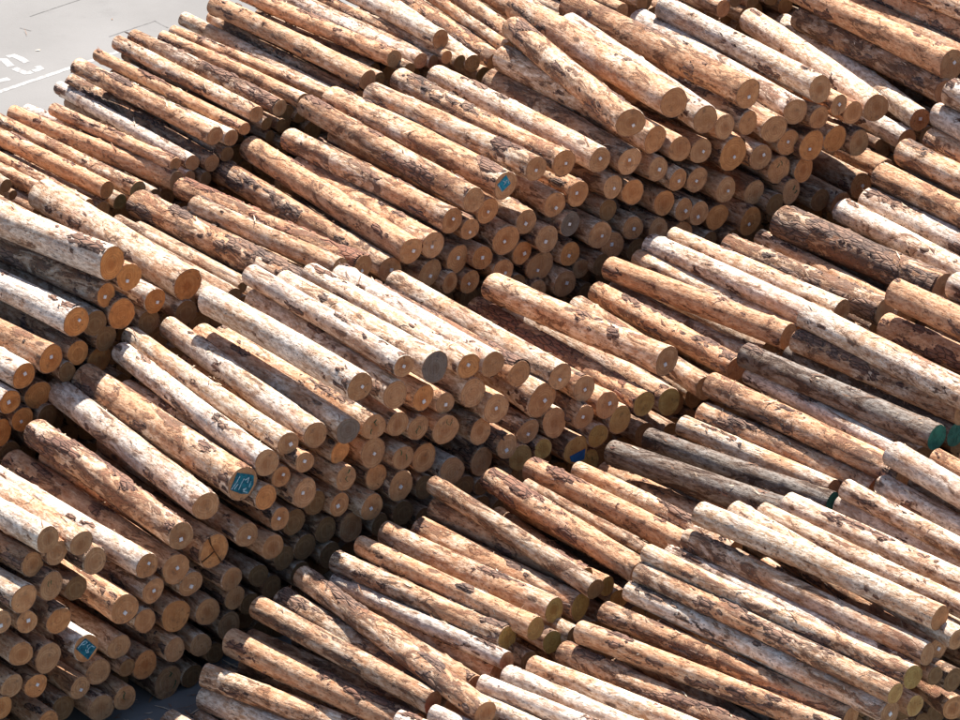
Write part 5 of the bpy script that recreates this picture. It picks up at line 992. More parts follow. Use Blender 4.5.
48.52, 2.60, -61.85, .22, 62.19, 2.79, -61.77, .21, 63.69, 2.79, -61.36, .22, 62.64, 2.89, -61.39, .21, 63.06, 2.89, -61.46, .21, 40.72, 2.99, -61.36, .21,
42.52, 2.99, -61.87, .21, 43.60, 2.99, -61.81, .20, 44.02, 2.99, -61.82, .21, 44.44, 2.99, -61.81, .22, 44.86, 2.99, -61.88, .22, 45.28, 2.99, -61.85, .22,
45.70, 2.99, -61.88, .21, 46.12, 2.99, -61.84, .22, 46.54, 2.99, -61.91, .21, 47.50, 2.99, -61.74, .20, 63.36, 3.19, -61.38, .21, 62.76, 3.29, -61.33, .20,
63.78, 3.29, -61.38, .20, 43.39, 3.39, -61.78, .22, 44.17, 3.39, -61.78, .20, 45.01, 3.39, -61.84, .21, 45.43, 3.39, -61.75, .22, 62.52, 3.69, -61.50, .21,
51.08, 1.79, -61.82, .17, 54.38, 1.79, -61.83, .18, 60.08, 1.79, -61.87, .18, 50.63, 2.21, -61.87, .19, 39.94, 2.46, -61.32, .18, 48.07, 2.54, -61.86, .18,
48.91, 2.54, -61.85, .18, 61.67, 2.80, -61.87, .19, 55.28, 1.29, -61.84, .14, 55.70, 1.29, -61.78, .15, 57.80, 1.29, -61.83, .15, 58.22, 1.29, -61.80, .14,
39.82, 1.70, -61.34, .14, 53.38, 1.70, -61.91, .14, 53.64, 1.77, -61.81, .14, 49.62, 2.10, -61.82, .14, 50.10, 2.10, -61.81, .14, 60.84, 2.10, -61.78, .14,
61.26, 2.10, -61.85, .14, 63.77, 2.44, -61.40, .14, 45.87, 3.31, -61.74, .15, 59.08, 1.25, -61.83, .11, 59.50, 1.25, -61.84, .11, 57.23, 1.64, -61.78, .11,
60.35, 1.79, -61.81, .11, 59.88, 1.99, -61.77, .11, 41.61, 2.09, -61.87, .11, 50.37, 2.09, -61.82, .11, 40.97, 2.14, -61.80, .11, 62.57, 2.14, -61.33, .11,
49.88, 2.19, -61.76, .10, 49.50, 2.34, -61.92, .10, 40.24, 2.54, -61.48, .11, 61.60, 2.54, -61.84, .10, 39.68, 2.59, -61.39, .10, 46.99, 2.83, -61.75, .11,
63.37, 2.83, -61.36, .10, 42.18, 2.93, -61.79, .11, 61.92, 2.93, -61.84, .11, 43.30, 3.08, -61.83, .11, 62.32, 3.08, -61.34, .11, 43.78, 3.23, -61.88, .11,
42.00, 3.28, -61.75, .11, 44.58, 3.28, -61.79, .10, 63.06, 3.28, -61.41, .11, 46.15, 3.33, -61.88, .10, 63.02, 3.48, -61.36, .11, 63.26, 3.48, -61.49, .10,
63.50, 3.48, -61.43, .11],
'C': [
42.91, .20, -66.19, .19, 43.33, .20, -66.14, .20, 43.75, .20, -66.27, .19, 44.17, .20, -66.09, .18, 44.59, .20, -66.56, .20, 45.01, .20, -66.56, .19,
45.43, .20, -66.55, .20, 45.85, .20, -66.48, .20, 46.27, .20, -66.54, .19, 46.63, .20, -66.60, .19, 46.99, .20, -66.64, .19, 47.35, .20, -66.63, .19,
47.77, .20, -66.59, .19, 48.19, .20, -66.52, .20, 48.61, .20, -66.66, .20, 49.03, .20, -66.66, .19, 49.45, .20, -66.61, .20, 49.87, .20, -66.53, .20,
50.29, .20, -66.48, .19, 50.71, .20, -66.57, .19, 51.13, .20, -66.51, .19, 51.55, .20, -66.51, .19, 51.97, .20, -66.58, .19, 52.33, .20, -66.60, .18,
52.75, .20, -66.65, .20, 53.17, .20, -66.48, .19, 53.59, .20, -66.48, .18, 53.95, .20, -66.61, .19, 54.37, .20, -66.54, .19, 54.79, .20, -66.54, .19,
55.21, .20, -66.52, .20, 55.63, .20, -66.60, .19, 56.05, .20, -66.65, .19, 56.47, .20, -66.53, .19, 56.89, .20, -66.52, .19, 57.25, .20, -66.55, .18,
57.61, .20, -66.60, .19, 58.03, .20, -66.59, .19, 58.39, .20, -66.64, .19, 58.81, .20, -66.64, .20, 59.23, .20, -66.48, .19, 59.59, .20, -66.66, .19,
60.01, .20, -66.67, .19, 60.43, .20, -66.54, .19, 60.85, .20, -66.57, .19, 61.27, .20, -66.12, .19, 61.69, .20, -66.08, .19, 62.11, .20, -66.20, .19,
62.53, .20, -66.08, .20, 62.95, .20, -66.21, .19, 63.31, .20, -66.18, .19, 63.67, .20, -66.16, .19, 64.09, .20, -66.18, .19, 64.51, .20, -66.16, .20,
42.88, .56, -66.15, .19, 43.24, .56, -66.07, .19, 43.90, .56, -66.11, .19, 44.32, .56, -66.20, .20, 44.74, .56, -66.59, .19, 45.10, .56, -66.50, .19,
45.58, .56, -66.51, .19, 46.00, .56, -66.51, .19, 46.36, .56, -66.67, .19, 46.78, .56, -66.57, .20, 47.20, .56, -66.50, .19, 47.62, .56, -66.60, .19,
48.04, .56, -66.48, .20, 48.46, .56, -66.54, .19, 48.88, .56, -66.67, .19, 49.24, .56, -66.56, .19, 49.66, .56, -66.67, .20, 50.08, .56, -66.60, .19,
50.44, .56, -66.57, .19, 50.86, .56, -66.63, .20, 51.28, .56, -66.57, .19, 51.70, .56, -66.57, .19, 52.12, .56, -66.63, .19, 52.54, .56, -66.63, .20,
52.96, .56, -66.61, .19, 53.38, .56, -66.63, .19, 53.80, .56, -66.50, .20, 54.22, .56, -66.52, .20, 54.64, .56, -66.48, .19, 55.06, .56, -66.62, .19,
55.48, .56, -66.48, .19, 55.90, .56, -66.51, .20, 56.32, .56, -66.62, .20, 56.74, .56, -66.57, .20, 57.16, .56, -66.59, .20, 57.70, .56, -66.55, .19,
58.12, .56, -66.49, .19, 58.54, .56, -66.64, .20, 58.96, .56, -66.60, .19, 59.38, .56, -66.56, .20, 59.80, .56, -66.53, .19, 60.22, .56, -66.60, .19,
60.64, .56, -66.60, .19, 61.06, .56, -66.55, .19, 61.42, .56, -66.26, .19, 61.78, .56, -66.21, .19, 62.20, .56, -66.07, .19, 62.62, .56, -66.19, .19,
62.98, .56, -66.23, .18, 63.40, .56, -66.13, .19, 63.82, .56, -66.18, .20, 64.24, .56, -66.12, .20, 64.62, .65, -66.15, .19, 43.56, .74, -66.17, .18,
57.44, .83, -66.63, .19, 42.97, .92, -66.16, .20, 44.05, .92, -66.17, .20, 44.47, .92, -66.59, .20, 44.89, .92, -66.52, .20, 45.31, .92, -66.54, .19,
45.73, .92, -66.49, .20, 46.15, .92, -66.65, .19, 46.57, .92, -66.60, .18, 46.99, .92, -66.56, .19, 47.35, .92, -66.54, .19, 47.77, .92, -66.61, .19,
48.19, .92, -66.59, .20, 48.61, .92, -66.64, .20, 49.03, .92, -66.52, .20, 49.45, .92, -66.52, .19, 49.81, .92, -66.47, .18, 50.17, .92, -66.59, .19,
50.53, .92, -66.59, .19, 51.01, .92, -66.54, .19, 51.43, .92, -66.61, .19, 51.85, .92, -66.67, .19, 52.27, .92, -66.64, .19, 52.69, .92, -66.52, .19,
53.05, .92, -66.49, .19, 53.47, .92, -66.62, .19, 53.89, .92, -66.61, .19, 54.37, .92, -66.65, .20, 54.79, .92, -66.54, .20, 55.21, .92, -66.48, .19,
55.63, .92, -66.57, .19, 55.99, .92, -66.51, .18, 56.41, .92, -66.53, .19, 56.83, .92, -66.60, .19, 57.85, .92, -66.59, .19, 58.27, .92, -66.60, .19,
58.69, .92, -66.49, .19, 59.11, .92, -66.58, .19, 59.53, .92, -66.56, .20, 59.95, .92, -66.60, .19, 60.31, .92, -66.59, .18, 60.73, .92, -66.64, .18,
61.15, .92, -66.64, .19, 61.57, .92, -66.15, .19, 61.99, .92, -66.21, .19, 62.41, .92, -66.25, .19, 62.77, .92, -66.19, .19, 63.19, .92, -66.10, .19,
63.61, .92, -66.13, .20, 64.03, .92, -66.14, .19, 64.39, 1.01, -66.09, .19, 43.33, 1.10, -66.13, .20, 57.19, 1.10, -66.64, .19, 43.71, 1.19, -66.21, .20,
57.57, 1.19, -66.56, .20, 44.18, 1.28, -66.24, .19, 44.60, 1.28, -66.57, .19, 45.02, 1.28, -66.55, .19, 45.44, 1.28, -66.60, .19, 45.86, 1.28, -66.50, .19,
46.28, 1.28, -66.58, .20, 46.70, 1.28, -66.51, .20, 47.12, 1.28, -66.49, .18, 47.48, 1.28, -66.63, .19, 47.90, 1.28, -66.63, .19, 48.32, 1.28, -66.60, .20,
48.74, 1.28, -66.51, .20, 49.16, 1.28, -66.53, .20, 49.58, 1.28, -66.58, .19, 50.00, 1.28, -66.59, .19, 50.42, 1.28, -66.64, .19, 50.84, 1.28, -66.53, .20,
51.26, 1.28, -66.52, .19, 51.68, 1.28, -66.66, .19, 52.10, 1.28, -66.59, .18, 52.46, 1.28, -66.51, .19, 52.82, 1.28, -66.63, .18, 53.24, 1.28, -66.64, .19,
53.66, 1.28, -66.62, .20, 54.08, 1.28, -66.63, .19, 54.50, 1.28, -66.63, .19, 54.92, 1.28, -66.62, .20, 55.34, 1.28, -66.57, .19, 55.76, 1.28, -66.53, .19,
56.18, 1.28, -66.67, .19, 56.60, 1.28, -66.53, .19, 57.98, 1.28, -66.48, .19, 58.40, 1.28, -66.63, .20, 58.82, 1.28, -66.61, .19, 59.24, 1.28, -66.50, .19,
59.66, 1.28, -66.62, .19, 60.02, 1.28, -66.51, .19, 60.38, 1.28, -66.57, .19, 60.80, 1.28, -66.59, .19, 61.22, 1.28, -66.66, .19, 61.64, 1.28, -66.09, .19,
62.12, 1.28, -66.19, .20, 62.54, 1.28, -66.25, .20, 62.96, 1.28, -66.23, .19, 63.38, 1.28, -66.23, .19, 63.80, 1.28, -66.12, .19, 64.64, 1.28, -66.18, .19,
42.90, 1.37, -66.23, .20, 64.20, 1.37, -66.11, .20, 43.42, 1.46, -66.12, .19, 56.98, 1.46, -66.58, .20, 43.85, 1.55, -66.27, .19, 57.35, 1.55, -66.47, .19,
44.21, 1.64, -66.16, .19, 44.69, 1.64, -66.56, .19, 45.11, 1.64, -66.47, .19, 45.53, 1.64, -66.48, .19, 46.01, 1.64, -66.49, .19, 46.43, 1.64, -66.65, .20,
46.85, 1.64, -66.57, .19, 47.27, 1.64, -66.55, .19, 47.69, 1.64, -66.56, .19, 48.05, 1.64, -66.61, .19, 48.47, 1.64, -66.54, .19, 48.89, 1.64, -66.65, .20,
49.31, 1.64, -66.58, .18, 49.73, 1.64, -66.58, .20, 50.15, 1.64, -66.50, .20, 50.57, 1.64, -66.54, .20, 50.99, 1.64, -66.58, .19, 51.35, 1.64, -66.57, .19,
51.77, 1.64, -66.61, .19, 52.19, 1.64, -66.61, .19, 52.61, 1.64, -66.52, .19, 53.03, 1.64, -66.48, .20, 53.45, 1.64, -66.64, .20, 53.87, 1.64, -66.65, .20,
54.29, 1.64, -66.47, .19, 54.71, 1.64, -66.48, .20, 55.13, 1.64, -66.66, .19, 55.55, 1.64, -66.50, .19, 55.91, 1.64, -66.52, .19, 56.33, 1.64, -66.50, .20,
57.71, 1.64, -66.64, .19, 58.07, 1.64, -66.55, .19, 58.55, 1.64, -66.65, .19, 58.97, 1.64, -66.59, .19, 59.39, 1.64, -66.56, .19, 59.75, 1.64, -66.65, .18,
60.17, 1.64, -66.58, .18, 60.53, 1.64, -66.60, .19, 60.95, 1.64, -66.49, .19, 61.37, 1.64, -66.23, .19, 61.79, 1.64, -66.17, .19, 62.27, 1.64, -66.10, .19,
62.69, 1.64, -66.26, .20, 63.11, 1.64, -66.10, .19, 63.53, 1.64, -66.21, .19, 64.49, 1.64, -66.23, .19, 42.97, 1.73, -66.10, .19, 56.71, 1.73, -66.65, .19,
63.91, 1.73, -66.12, .19, 43.44, 1.82, -66.09, .18, 43.84, 1.91, -66.27, .19, 57.04, 1.91, -66.56, .19, 57.40, 1.91, -66.48, .19, 58.30, 1.91, -66.52, .19,
44.27, 2.00, -66.18, .19, 44.81, 2.00, -66.52, .19, 45.23, 2.00, -66.55, .18, 45.59, 2.00, -66.48, .19, 46.07, 2.00, -66.57, .19, 46.55, 2.00, -66.51, .19,
46.97, 2.00, -66.53, .19, 47.39, 2.00, -66.61, .20, 47.81, 2.00, -66.58, .19, 48.23, 2.00, -66.48, .19, 48.65, 2.00, -66.62, .19, 49.07, 2.00, -66.53, .20,
49.49, 2.00, -66.64, .19, 49.91, 2.00, -66.67, .19, 50.27, 2.00, -66.49, .19, 50.69, 2.00, -66.55, .20, 51.11, 2.00, -66.57, .19, 51.53, 2.00, -66.64, .19,
51.95, 2.00, -66.54, .19, 52.37, 2.00, -66.64, .20, 52.79, 2.00, -66.66, .19, 53.21, 2.00, -66.59, .20, 53.63, 2.00, -66.51, .19, 54.05, 2.00, -66.61, .19,
54.47, 2.00, -66.54, .20, 54.89, 2.00, -66.67, .19, 55.31, 2.00, -66.64, .19, 55.73, 2.00, -66.52, .19, 56.15, 2.00, -66.62, .19, 57.83, 2.00, -66.61, .20,
58.67, 2.00, -66.63, .20, 59.09, 2.00, -66.48, .20, 59.51, 2.00, -66.62, .18, 59.87, 2.00, -66.53, .19, 60.29, 2.00, -66.52, .20, 60.71, 2.00, -66.61, .20,
61.13, 2.00, -66.58, .20, 61.55, 2.00, -66.27, .19, 61.97, 2.00, -66.21, .19, 62.33, 2.00, -66.24, .19, 62.87, 2.00, -66.23, .19, 63.29, 2.00, -66.23, .20,
64.19, 2.00, -66.21, .19, 64.61, 2.00, -66.22, .19, 42.93, 2.09, -66.22, .18, 56.55, 2.09, -66.66, .20, 63.69, 2.09, -66.08, .19, 43.28, 2.18, -66.17, .19,
43.65, 2.27, -66.24, .19, 44.55, 2.27, -66.64, .19, 56.91, 2.27, -66.50, .19, 57.33, 2.27, -66.57, .19, 58.11, 2.27, -66.49, .19, 62.61, 2.27, -66.23, .20,
44.01, 2.36, -66.08, .19, 44.91, 2.36, -66.54, .20, 45.33, 2.36, -66.61, .19, 45.75, 2.36, -66.65, .18, 46.17, 2.36, -66.63, .19, 46.65, 2.36, -66.51, .20,
47.07, 2.36, -66.67, .19, 47.49, 2.36, -66.55, .19, 47.91, 2.36, -66.62, .19, 48.33, 2.36, -66.52, .20, 48.75, 2.36, -66.51, .19, 49.23, 2.36, -66.49, .19,
49.65, 2.36, -66.56, .19, 50.07, 2.36, -66.51, .20, 50.49, 2.36, -66.58, .19, 50.91, 2.36, -66.65, .20, 51.33, 2.36, -66.62, .19, 51.75, 2.36, -66.64, .20,
52.17, 2.36, -66.66, .19, 52.59, 2.36, -66.61, .19, 53.01, 2.36, -66.61, .20, 53.43, 2.36, -66.54, .19, 53.85, 2.36, -66.61, .19, 54.27, 2.36, -66.55, .19,
54.69, 2.36, -66.60, .19, 55.11, 2.36, -66.52, .19, 55.53, 2.36, -66.57, .19, 55.95, 2.36, -66.52, .19, 57.69, 2.36, -66.63, .19, 58.47, 2.36, -66.66, .20,
58.89, 2.36, -66.48, .19, 59.31, 2.36, -66.61, .19, 59.73, 2.36, -66.62, .19, 60.15, 2.36, -66.59, .19, 60.57, 2.36, -66.66, .18, 60.93, 2.36, -66.49, .19,
62.07, 2.36, -66.22, .19, 62.97, 2.36, -66.19, .19, 63.99, 2.36, -66.20, .19, 64.41, 2.36, -66.23, .20, 42.90, 2.45, -66.09, .19, 56.34, 2.45, -66.48, .19,
63.36, 2.45, -66.19, .19, 43.23, 2.63, -66.18, .19, 43.71, 2.63, -66.22, .19, 44.31, 2.63, -66.19, .19, 56.67, 2.63, -66.56, .19, 57.09, 2.63, -66.65, .19,
57.99, 2.63, -66.63, .20, 61.23, 2.63, -66.48, .19, 62.37, 2.63, -66.24, .19, 44.69, 2.72, -66.58, .18, 45.11, 2.72, -66.56, .19, 45.53, 2.72, -66.58, .19,
45.95, 2.72, -66.50, .19, 46.31, 2.72, -66.61, .19, 46.79, 2.72, -66.49, .18, 47.15, 2.72, -66.52, .19, 47.57, 2.72, -66.59, .19, 48.05, 2.72, -66.50, .19,
48.47, 2.72, -66.55, .19, 48.89, 2.72, -66.63, .19, 49.37, 2.72, -66.59, .20, 49.79, 2.72, -66.62, .18, 50.15, 2.72, -66.50, .19, 50.51, 2.72, -66.59, .18,
51.05, 2.72, -66.60, .19, 51.47, 2.72, -66.48, .19, 51.89, 2.72, -66.61, .18, 52.25, 2.72, -66.64, .19, 52.67, 2.72, -66.56, .18, 53.15, 2.72, -66.66, .19,
53.51, 2.72, -66.49, .18, 53.93, 2.72, -66.56, .19, 54.41, 2.72, -66.64, .19, 54.77, 2.72, -66.62, .18, 55.19, 2.72, -66.63, .19, 55.61, 2.72, -66.57, .19,
56.03, 2.72, -66.52, .19, 57.47, 2.72, -66.57, .20, 58.55, 2.72, -66.49, .19, 59.03, 2.72, -66.58, .19, 59.45, 2.72, -66.64, .19, 59.81, 2.72, -66.67, .19,
60.23, 2.72, -66.55, .19, 61.73, 2.72, -66.22, .19, 62.75, 2.72, -66.08, .19, 63.65, 2.72, -66.11, .19, 64.07, 2.72, -66.08, .19, 64.55, 2.72, -66.13, .20,
63.12, 2.81, -66.21, .19, 42.89, 2.90, -66.25, .20, 43.97, 2.90, -66.24, .19, 56.39, 2.90, -66.61, .19, 43.28, 2.99, -66.23, .19, 44.36, 2.99, -66.25, .19,
50.78, 2.99, -66.55, .19, 56.78, 2.99, -66.57, .19, 57.20, 2.99, -66.66, .19, 57.74, 2.99, -66.57, .20, 58.16, 2.99, -66.56, .19, 44.74, 3.08, -66.62, .19,
45.22, 3.08, -66.60, .20, 45.64, 3.08, -66.66, .19, 49.12, 3.08, -66.64, .19, 49.54, 3.08, -66.54, .19, 49.90, 3.08, -66.59, .19, 50.32, 3.08, -66.49, .19,
51.16, 3.08, -66.51, .20, 51.58, 3.08, -66.66, .20, 52.00, 3.08, -66.59, .19, 52.36, 3.08, -66.52, .19, 52.78, 3.08, -66.50, .19, 53.26, 3.08, -66.53, .19,
53.68, 3.08, -66.48, .19, 54.10, 3.08, -66.51, .18, 54.52, 3.08, -66.67, .19, 54.94, 3.08, -66.56, .20, 55.36, 3.08, -66.64, .20, 55.78, 3.08, -66.61, .19,
58.54, 3.08, -66.67, .18, 58.90, 3.08, -66.67, .19, 43.61, 3.17, -66.24, .19, 42.97, 3.26, -66.18, .19, 43.99, 3.26, -66.19, .18, 56.11, 3.26, -66.57, .19,
44.47, 3.35, -66.53, .19, 50.59, 3.35, -66.60, .19, 56.53, 3.35, -66.57, .19, 56.95, 3.35, -66.65, .19, 57.37, 3.35, -66.56, .18, 57.91, 3.35, -66.50, .19,
43.34, 3.44, -66.08, .19, 44.84, 3.44, -66.61, .20, 49.40, 3.44, -66.51, .19, 50.96, 3.44, -66.59, .20, 52.22, 3.44, -66.51, .18, 52.58, 3.44, -66.65, .19,
53.00, 3.44, -66.56, .19, 53.42, 3.44, -66.66, .19, 58.28, 3.44, -66.52, .19, 58.70, 3.44, -66.62, .19, 43.71, 3.53, -66.14, .19, 44.08, 3.62, -66.08, .19,
43.96, 3.98, -66.26, .19, 62.07, 2.85, -66.15, .17, 61.44, 2.92, -66.26, .16, 59.27, 3.08, -66.53, .16, 51.35, 3.38, -66.48, .17, 42.93, 3.61, -66.27, .17,
44.42, 3.69, -66.55, .17, 52.53, 3.77, -66.57, .16, 61.27, 2.28, -66.13, .13, 46.07, 3.01, -66.49, .13, 59.57, 3.01, -66.59, .13, 61.67, 3.13, -66.22, .13,
53.88, 3.32, -66.65, .13, 51.74, 3.38, -66.49, .13, 55.64, 3.38, -66.62, .13, 50.29, 3.44, -66.59, .13, 56.68, 3.62, -66.60, .13, 52.81, 3.69, -66.53, .13,
53.23, 3.69, -66.50, .14, 44.27, 3.93, -66.21, .13, 62.58, 1.90, -66.16, .10, 61.73, 2.21, -66.11, .09, 61.74, 2.39, -66.25, .10, 63.66, 2.39, -66.10, .10,
58.27, 2.57, -66.49, .10, 60.73, 2.57, -66.66, .10, 60.50, 2.62, -66.54, .10, 43.48, 2.80, -66.13, .09, 61.05, 2.84, -66.59, .09, 46.55, 2.89, -66.59, .09,
47.81, 2.89, -66.54, .09, 62.45, 2.89, -66.22, .10, 63.41, 2.89, -66.12, .10, 64.31, 2.89, -66.20, .10, 46.97, 2.93, -66.54, .10, 48.23, 2.93, -66.57, .10,
48.71, 2.93, -66.53, .10, 59.99, 2.93, -66.57, .09, 63.83, 2.93, -66.25, .09, 56.12, 2.98, -66.67, .09, 49.72, 3.29, -66.65, .09, 54.70, 3.29, -66.59, .10,
57.64, 3.29, -66.54, .10, 55.87, 3.38, -66.66, .10, 57.67, 3.47, -66.48, .09, 57.16, 3.52, -66.49, .10, 51.23, 3.61, -66.52, .10, 56.99, 3.61, -66.56, .09,
43.17, 3.65, -66.19, .09, 50.73, 3.65, -66.59, .10, 43.44, 3.70, -66.19, .10, 44.70, 3.70, -66.60, .10, 53.02, 3.74, -66.53, .09, 44.18, 4.15, -66.23, .10],
'Z': [
39.40, .22, -52.58, .22, 39.82, .22, -52.66, .21, 40.24, .22, -52.64, .20, 44.62, .22, -52.93, .21, 45.04, .22, -52.97, .22, 45.46, .22, -52.94, .21,
45.88, .22, -53.01, .21, 46.30, .22, -53.00, .22, 46.72, .22, -52.93, .20, 47.14, .22, -53.00, .22, 47.56, .22, -53.07, .20, 47.98, .22, -53.10, .21,
48.40, .22, -53.01, .21, 48.82, .22, -52.96, .21, 49.24, .22, -53.07, .21, 49.66, .22, -53.00, .21, 50.08, .22, -53.04, .22, 50.50, .22, -53.05, .21,
50.92, .22, -53.04, .21, 51.34, .22, -52.99, .21, 51.76, .22, -53.06, .21, 52.18, .22, -53.05, .21, 52.60, .22, -53.07, .21, 53.02, .22, -52.97, .22,
53.44, .22, -53.10, .21, 53.86, .22, -53.00, .21, 54.28, .22, -53.04, .21, 54.70, .22, -52.96, .21, 55.12, .22, -53.01, .22, 55.54, .22, -53.11, .21,
55.96, .22, -53.08, .22, 56.38, .22, -52.98, .21, 56.80, .22, -52.60, .21, 57.22, .22, -52.52, .22, 57.64, .22, -52.56, .21, 44.13, .52, -53.11, .22,
45.18, .62, -52.99, .21, 45.60, .62, -53.06, .22, 46.02, .62, -53.02, .21, 46.44, .62, -53.08, .21, 46.86, .62, -52.99, .21, 47.28, .62, -53.10, .21,
47.70, .62, -53.10, .22, 48.12, .62, -53.08, .22, 48.54, .62, -53.03, .21, 48.96, .62, -53.08, .21, 49.38, .62, -53.05, .21, 49.80, .62, -53.10, .21,
50.22, .62, -52.93, .20, 50.64, .62, -52.96, .21, 51.06, .62, -52.96, .21, 51.48, .62, -53.04, .22, 51.90, .62, -52.98, .22, 52.32, .62, -52.97, .21,
52.74, .62, -53.03, .21, 53.16, .62, -52.93, .22, 53.58, .62, -53.11, .22, 54.00, .62, -52.98, .20, 54.42, .62, -52.95, .21, 54.84, .62, -52.97, .21,
55.26, .62, -52.99, .20, 55.68, .62, -53.01, .20, 56.10, .62, -52.98, .21, 56.52, .62, -52.67, .21, 56.94, .62, -52.69, .20, 57.36, .62, -52.55, .22,
57.78, .62, -52.71, .21, 43.87, .91, -52.99, .21, 45.39, 1.01, -53.01, .22, 45.81, 1.01, -53.02, .20, 46.23, 1.01, -53.11, .21, 46.65, 1.01, -52.96, .20,
47.07, 1.01, -52.95, .22, 47.49, 1.01, -53.00, .22, 47.91, 1.01, -53.01, .21, 48.33, 1.01, -52.98, .21, 48.75, 1.01, -52.98, .21, 49.65, 1.01, -52.98, .21,
50.07, 1.01, -52.94, .22, 50.49, 1.01, -52.98, .20, 50.91, 1.01, -52.98, .21, 51.33, 1.01, -52.92, .21, 51.75, 1.01, -53.06, .21, 52.17, 1.01, -53.12, .21,
52.59, 1.01, -53.00, .20, 53.01, 1.01, -53.09, .21, 53.43, 1.01, -52.95, .20, 53.85, 1.01, -53.06, .21, 54.27, 1.01, -53.10, .21, 54.69, 1.01, -53.05, .21,
55.11, 1.01, -52.92, .22, 55.53, 1.01, -53.09, .21, 55.95, 1.01, -53.00, .21, 56.37, 1.01, -53.10, .22, 56.79, 1.01, -52.72, .20, 57.21, 1.01, -52.61, .22,
57.63, 1.01, -52.60, .22, 45.54, 1.41, -53.12, .21, 47.16, 1.41, -53.01, .20, 47.64, 1.41, -53.09, .21, 48.06, 1.41, -53.09, .21, 51.06, 1.41, -53.01, .21,
51.48, 1.41, -53.10, .21, 51.90, 1.41, -52.94, .21, 52.32, 1.41, -52.99, .21, 52.74, 1.41, -53.04, .21, 53.16, 1.41, -52.98, .21, 53.58, 1.41, -53.06, .22,
54.00, 1.41, -53.10, .22, 54.42, 1.41, -52.99, .21, 54.84, 1.41, -53.10, .21, 55.26, 1.41, -53.03, .22, 55.68, 1.41, -53.01, .21, 56.10, 1.41, -53.10, .21,
56.52, 1.41, -52.64, .22, 56.94, 1.41, -52.62, .21, 57.36, 1.41, -52.62, .21, 57.78, 1.41, -52.58, .21, 46.80, 1.70, -53.00, .21, 51.60, 1.80, -52.97, .21,
52.02, 1.80, -53.00, .21, 52.44, 1.80, -52.92, .20, 53.28, 1.80, -52.95, .21, 53.76, 1.80, -52.97, .21, 54.18, 1.80, -53.11, .20, 55.38, 1.80, -53.10, .21,
56.22, 1.80, -52.92, .21, 56.70, 1.80, -52.53, .21, 57.12, 1.80, -52.60, .21, 57.54, 1.80, -52.60, .22, 57.87, 2.10, -52.70, .21, 53.35, 2.20, -53.07, .21,
53.89, 2.20, -53.04, .22, 56.59, 2.20, -52.69, .22, 57.01, 2.20, -52.69, .21, 44.54, .61, -53.11, .18, 49.78, 1.37, -53.09, .18, 50.26, 1.37, -53.11, .17,
50.62, 1.37, -53.08, .19, 52.84, 1.79, -53.07, .17, 54.58, 1.79, -52.94, .18, 55.78, 1.79, -52.92, .17, 57.42, 2.21, -52.60, .18, 42.88, .15, -53.07, .14,
42.69, .42, -52.93, .14, 44.82, .49, -53.07, .14, 49.16, .89, -53.06, .15, 47.82, 1.70, -52.98, .14, 54.95, 1.77, -53.03, .15, 56.75, 2.51, -52.55, .14,
40.54, .11, -52.68, .10, 40.78, .11, -52.70, .11, 43.12, .11, -52.93, .10, 45.11, 1.15, -53.11, .10, 45.24, 1.30, -52.98, .10, 49.46, 1.45, -53.09, .10,
51.27, 1.64, -53.07, .10, 47.12, 1.69, -53.11, .10, 57.86, 1.74, -52.54, .11, 47.06, 1.89, -52.96, .10, 56.14, 2.09, -53.04, .10],
'Y': [
39.82, .22, -47.62, .22, 40.24, .22, -47.52, .21, 40.66, .22, -47.52, .21, 41.08, .22, -47.67, .22, 41.50, .22, -47.93, .21, 41.92, .22, -48.00, .21,
42.34, .22, -47.98, .22, 42.76, .22, -47.91, .22, 43.18, .22, -48.06, .22, 43.60, .22, -47.92, .21, 44.02, .22, -48.00, .20, 44.44, .22, -48.06, .21,
44.86, .22, -47.94, .22, 45.28, .22, -47.87, .22, 45.70, .22, -47.97, .21, 46.12, .22, -47.98, .20, 46.54, .22, -47.99, .21, 46.96, .22, -48.03, .22,
47.38, .22, -47.88, .21, 47.80, .22, -47.97, .21, 48.22, .22, -48.03, .22, 48.64, .22, -47.92, .21, 49.06, .22, -47.90, .22, 49.48, .22, -48.03, .21,
49.90, .22, -47.99, .21, 50.32, .22, -47.98, .21, 50.74, .22, -47.88, .22, 51.16, .22, -47.90, .21, 51.58, .22, -47.88, .21, 52.00, .22, -47.94, .21,
52.42, .22, -47.66, .22, 52.84, .22, -47.55, .22, 53.26, .22, -47.50, .21, 40.00, .62, -47.61, .21, 40.42, .62, -47.64, .21, 40.84, .62, -47.55, .22,
41.26, .62, -47.64, .22, 41.68, .62, -47.88, .22, 42.10, .62, -47.98, .21, 42.52, .62, -47.91, .22, 42.94, .62, -48.04, .21, 43.36, .62, -48.01, .21,
43.78, .62, -47.94, .22, 44.20, .62, -48.01, .21, 44.62, .62, -47.92, .22, 45.04, .62, -47.92, .21, 45.46, .62, -47.89, .22, 45.88, .62, -47.90, .20,
46.30, .62, -48.07, .21, 46.72, .62, -47.93, .22, 47.14, .62, -48.03, .21, 47.56, .62, -47.97, .21, 47.98, .62, -47.94, .21, 48.40, .62, -47.89, .21,
48.82, .62, -47.90, .22, 49.24, .62, -47.95, .22, 49.66, .62, -47.93, .21, 50.08, .62, -47.88, .21, 50.50, .62, -48.06, .20, 50.92, .62, -47.96, .22,
51.34, .62, -47.93, .22, 51.76, .62, -48.00, .22, 52.18, .62, -47.63, .22, 52.60, .62, -47.49, .22, 53.02, .62, -47.58, .22, 53.44, .62, -47.65, .21,
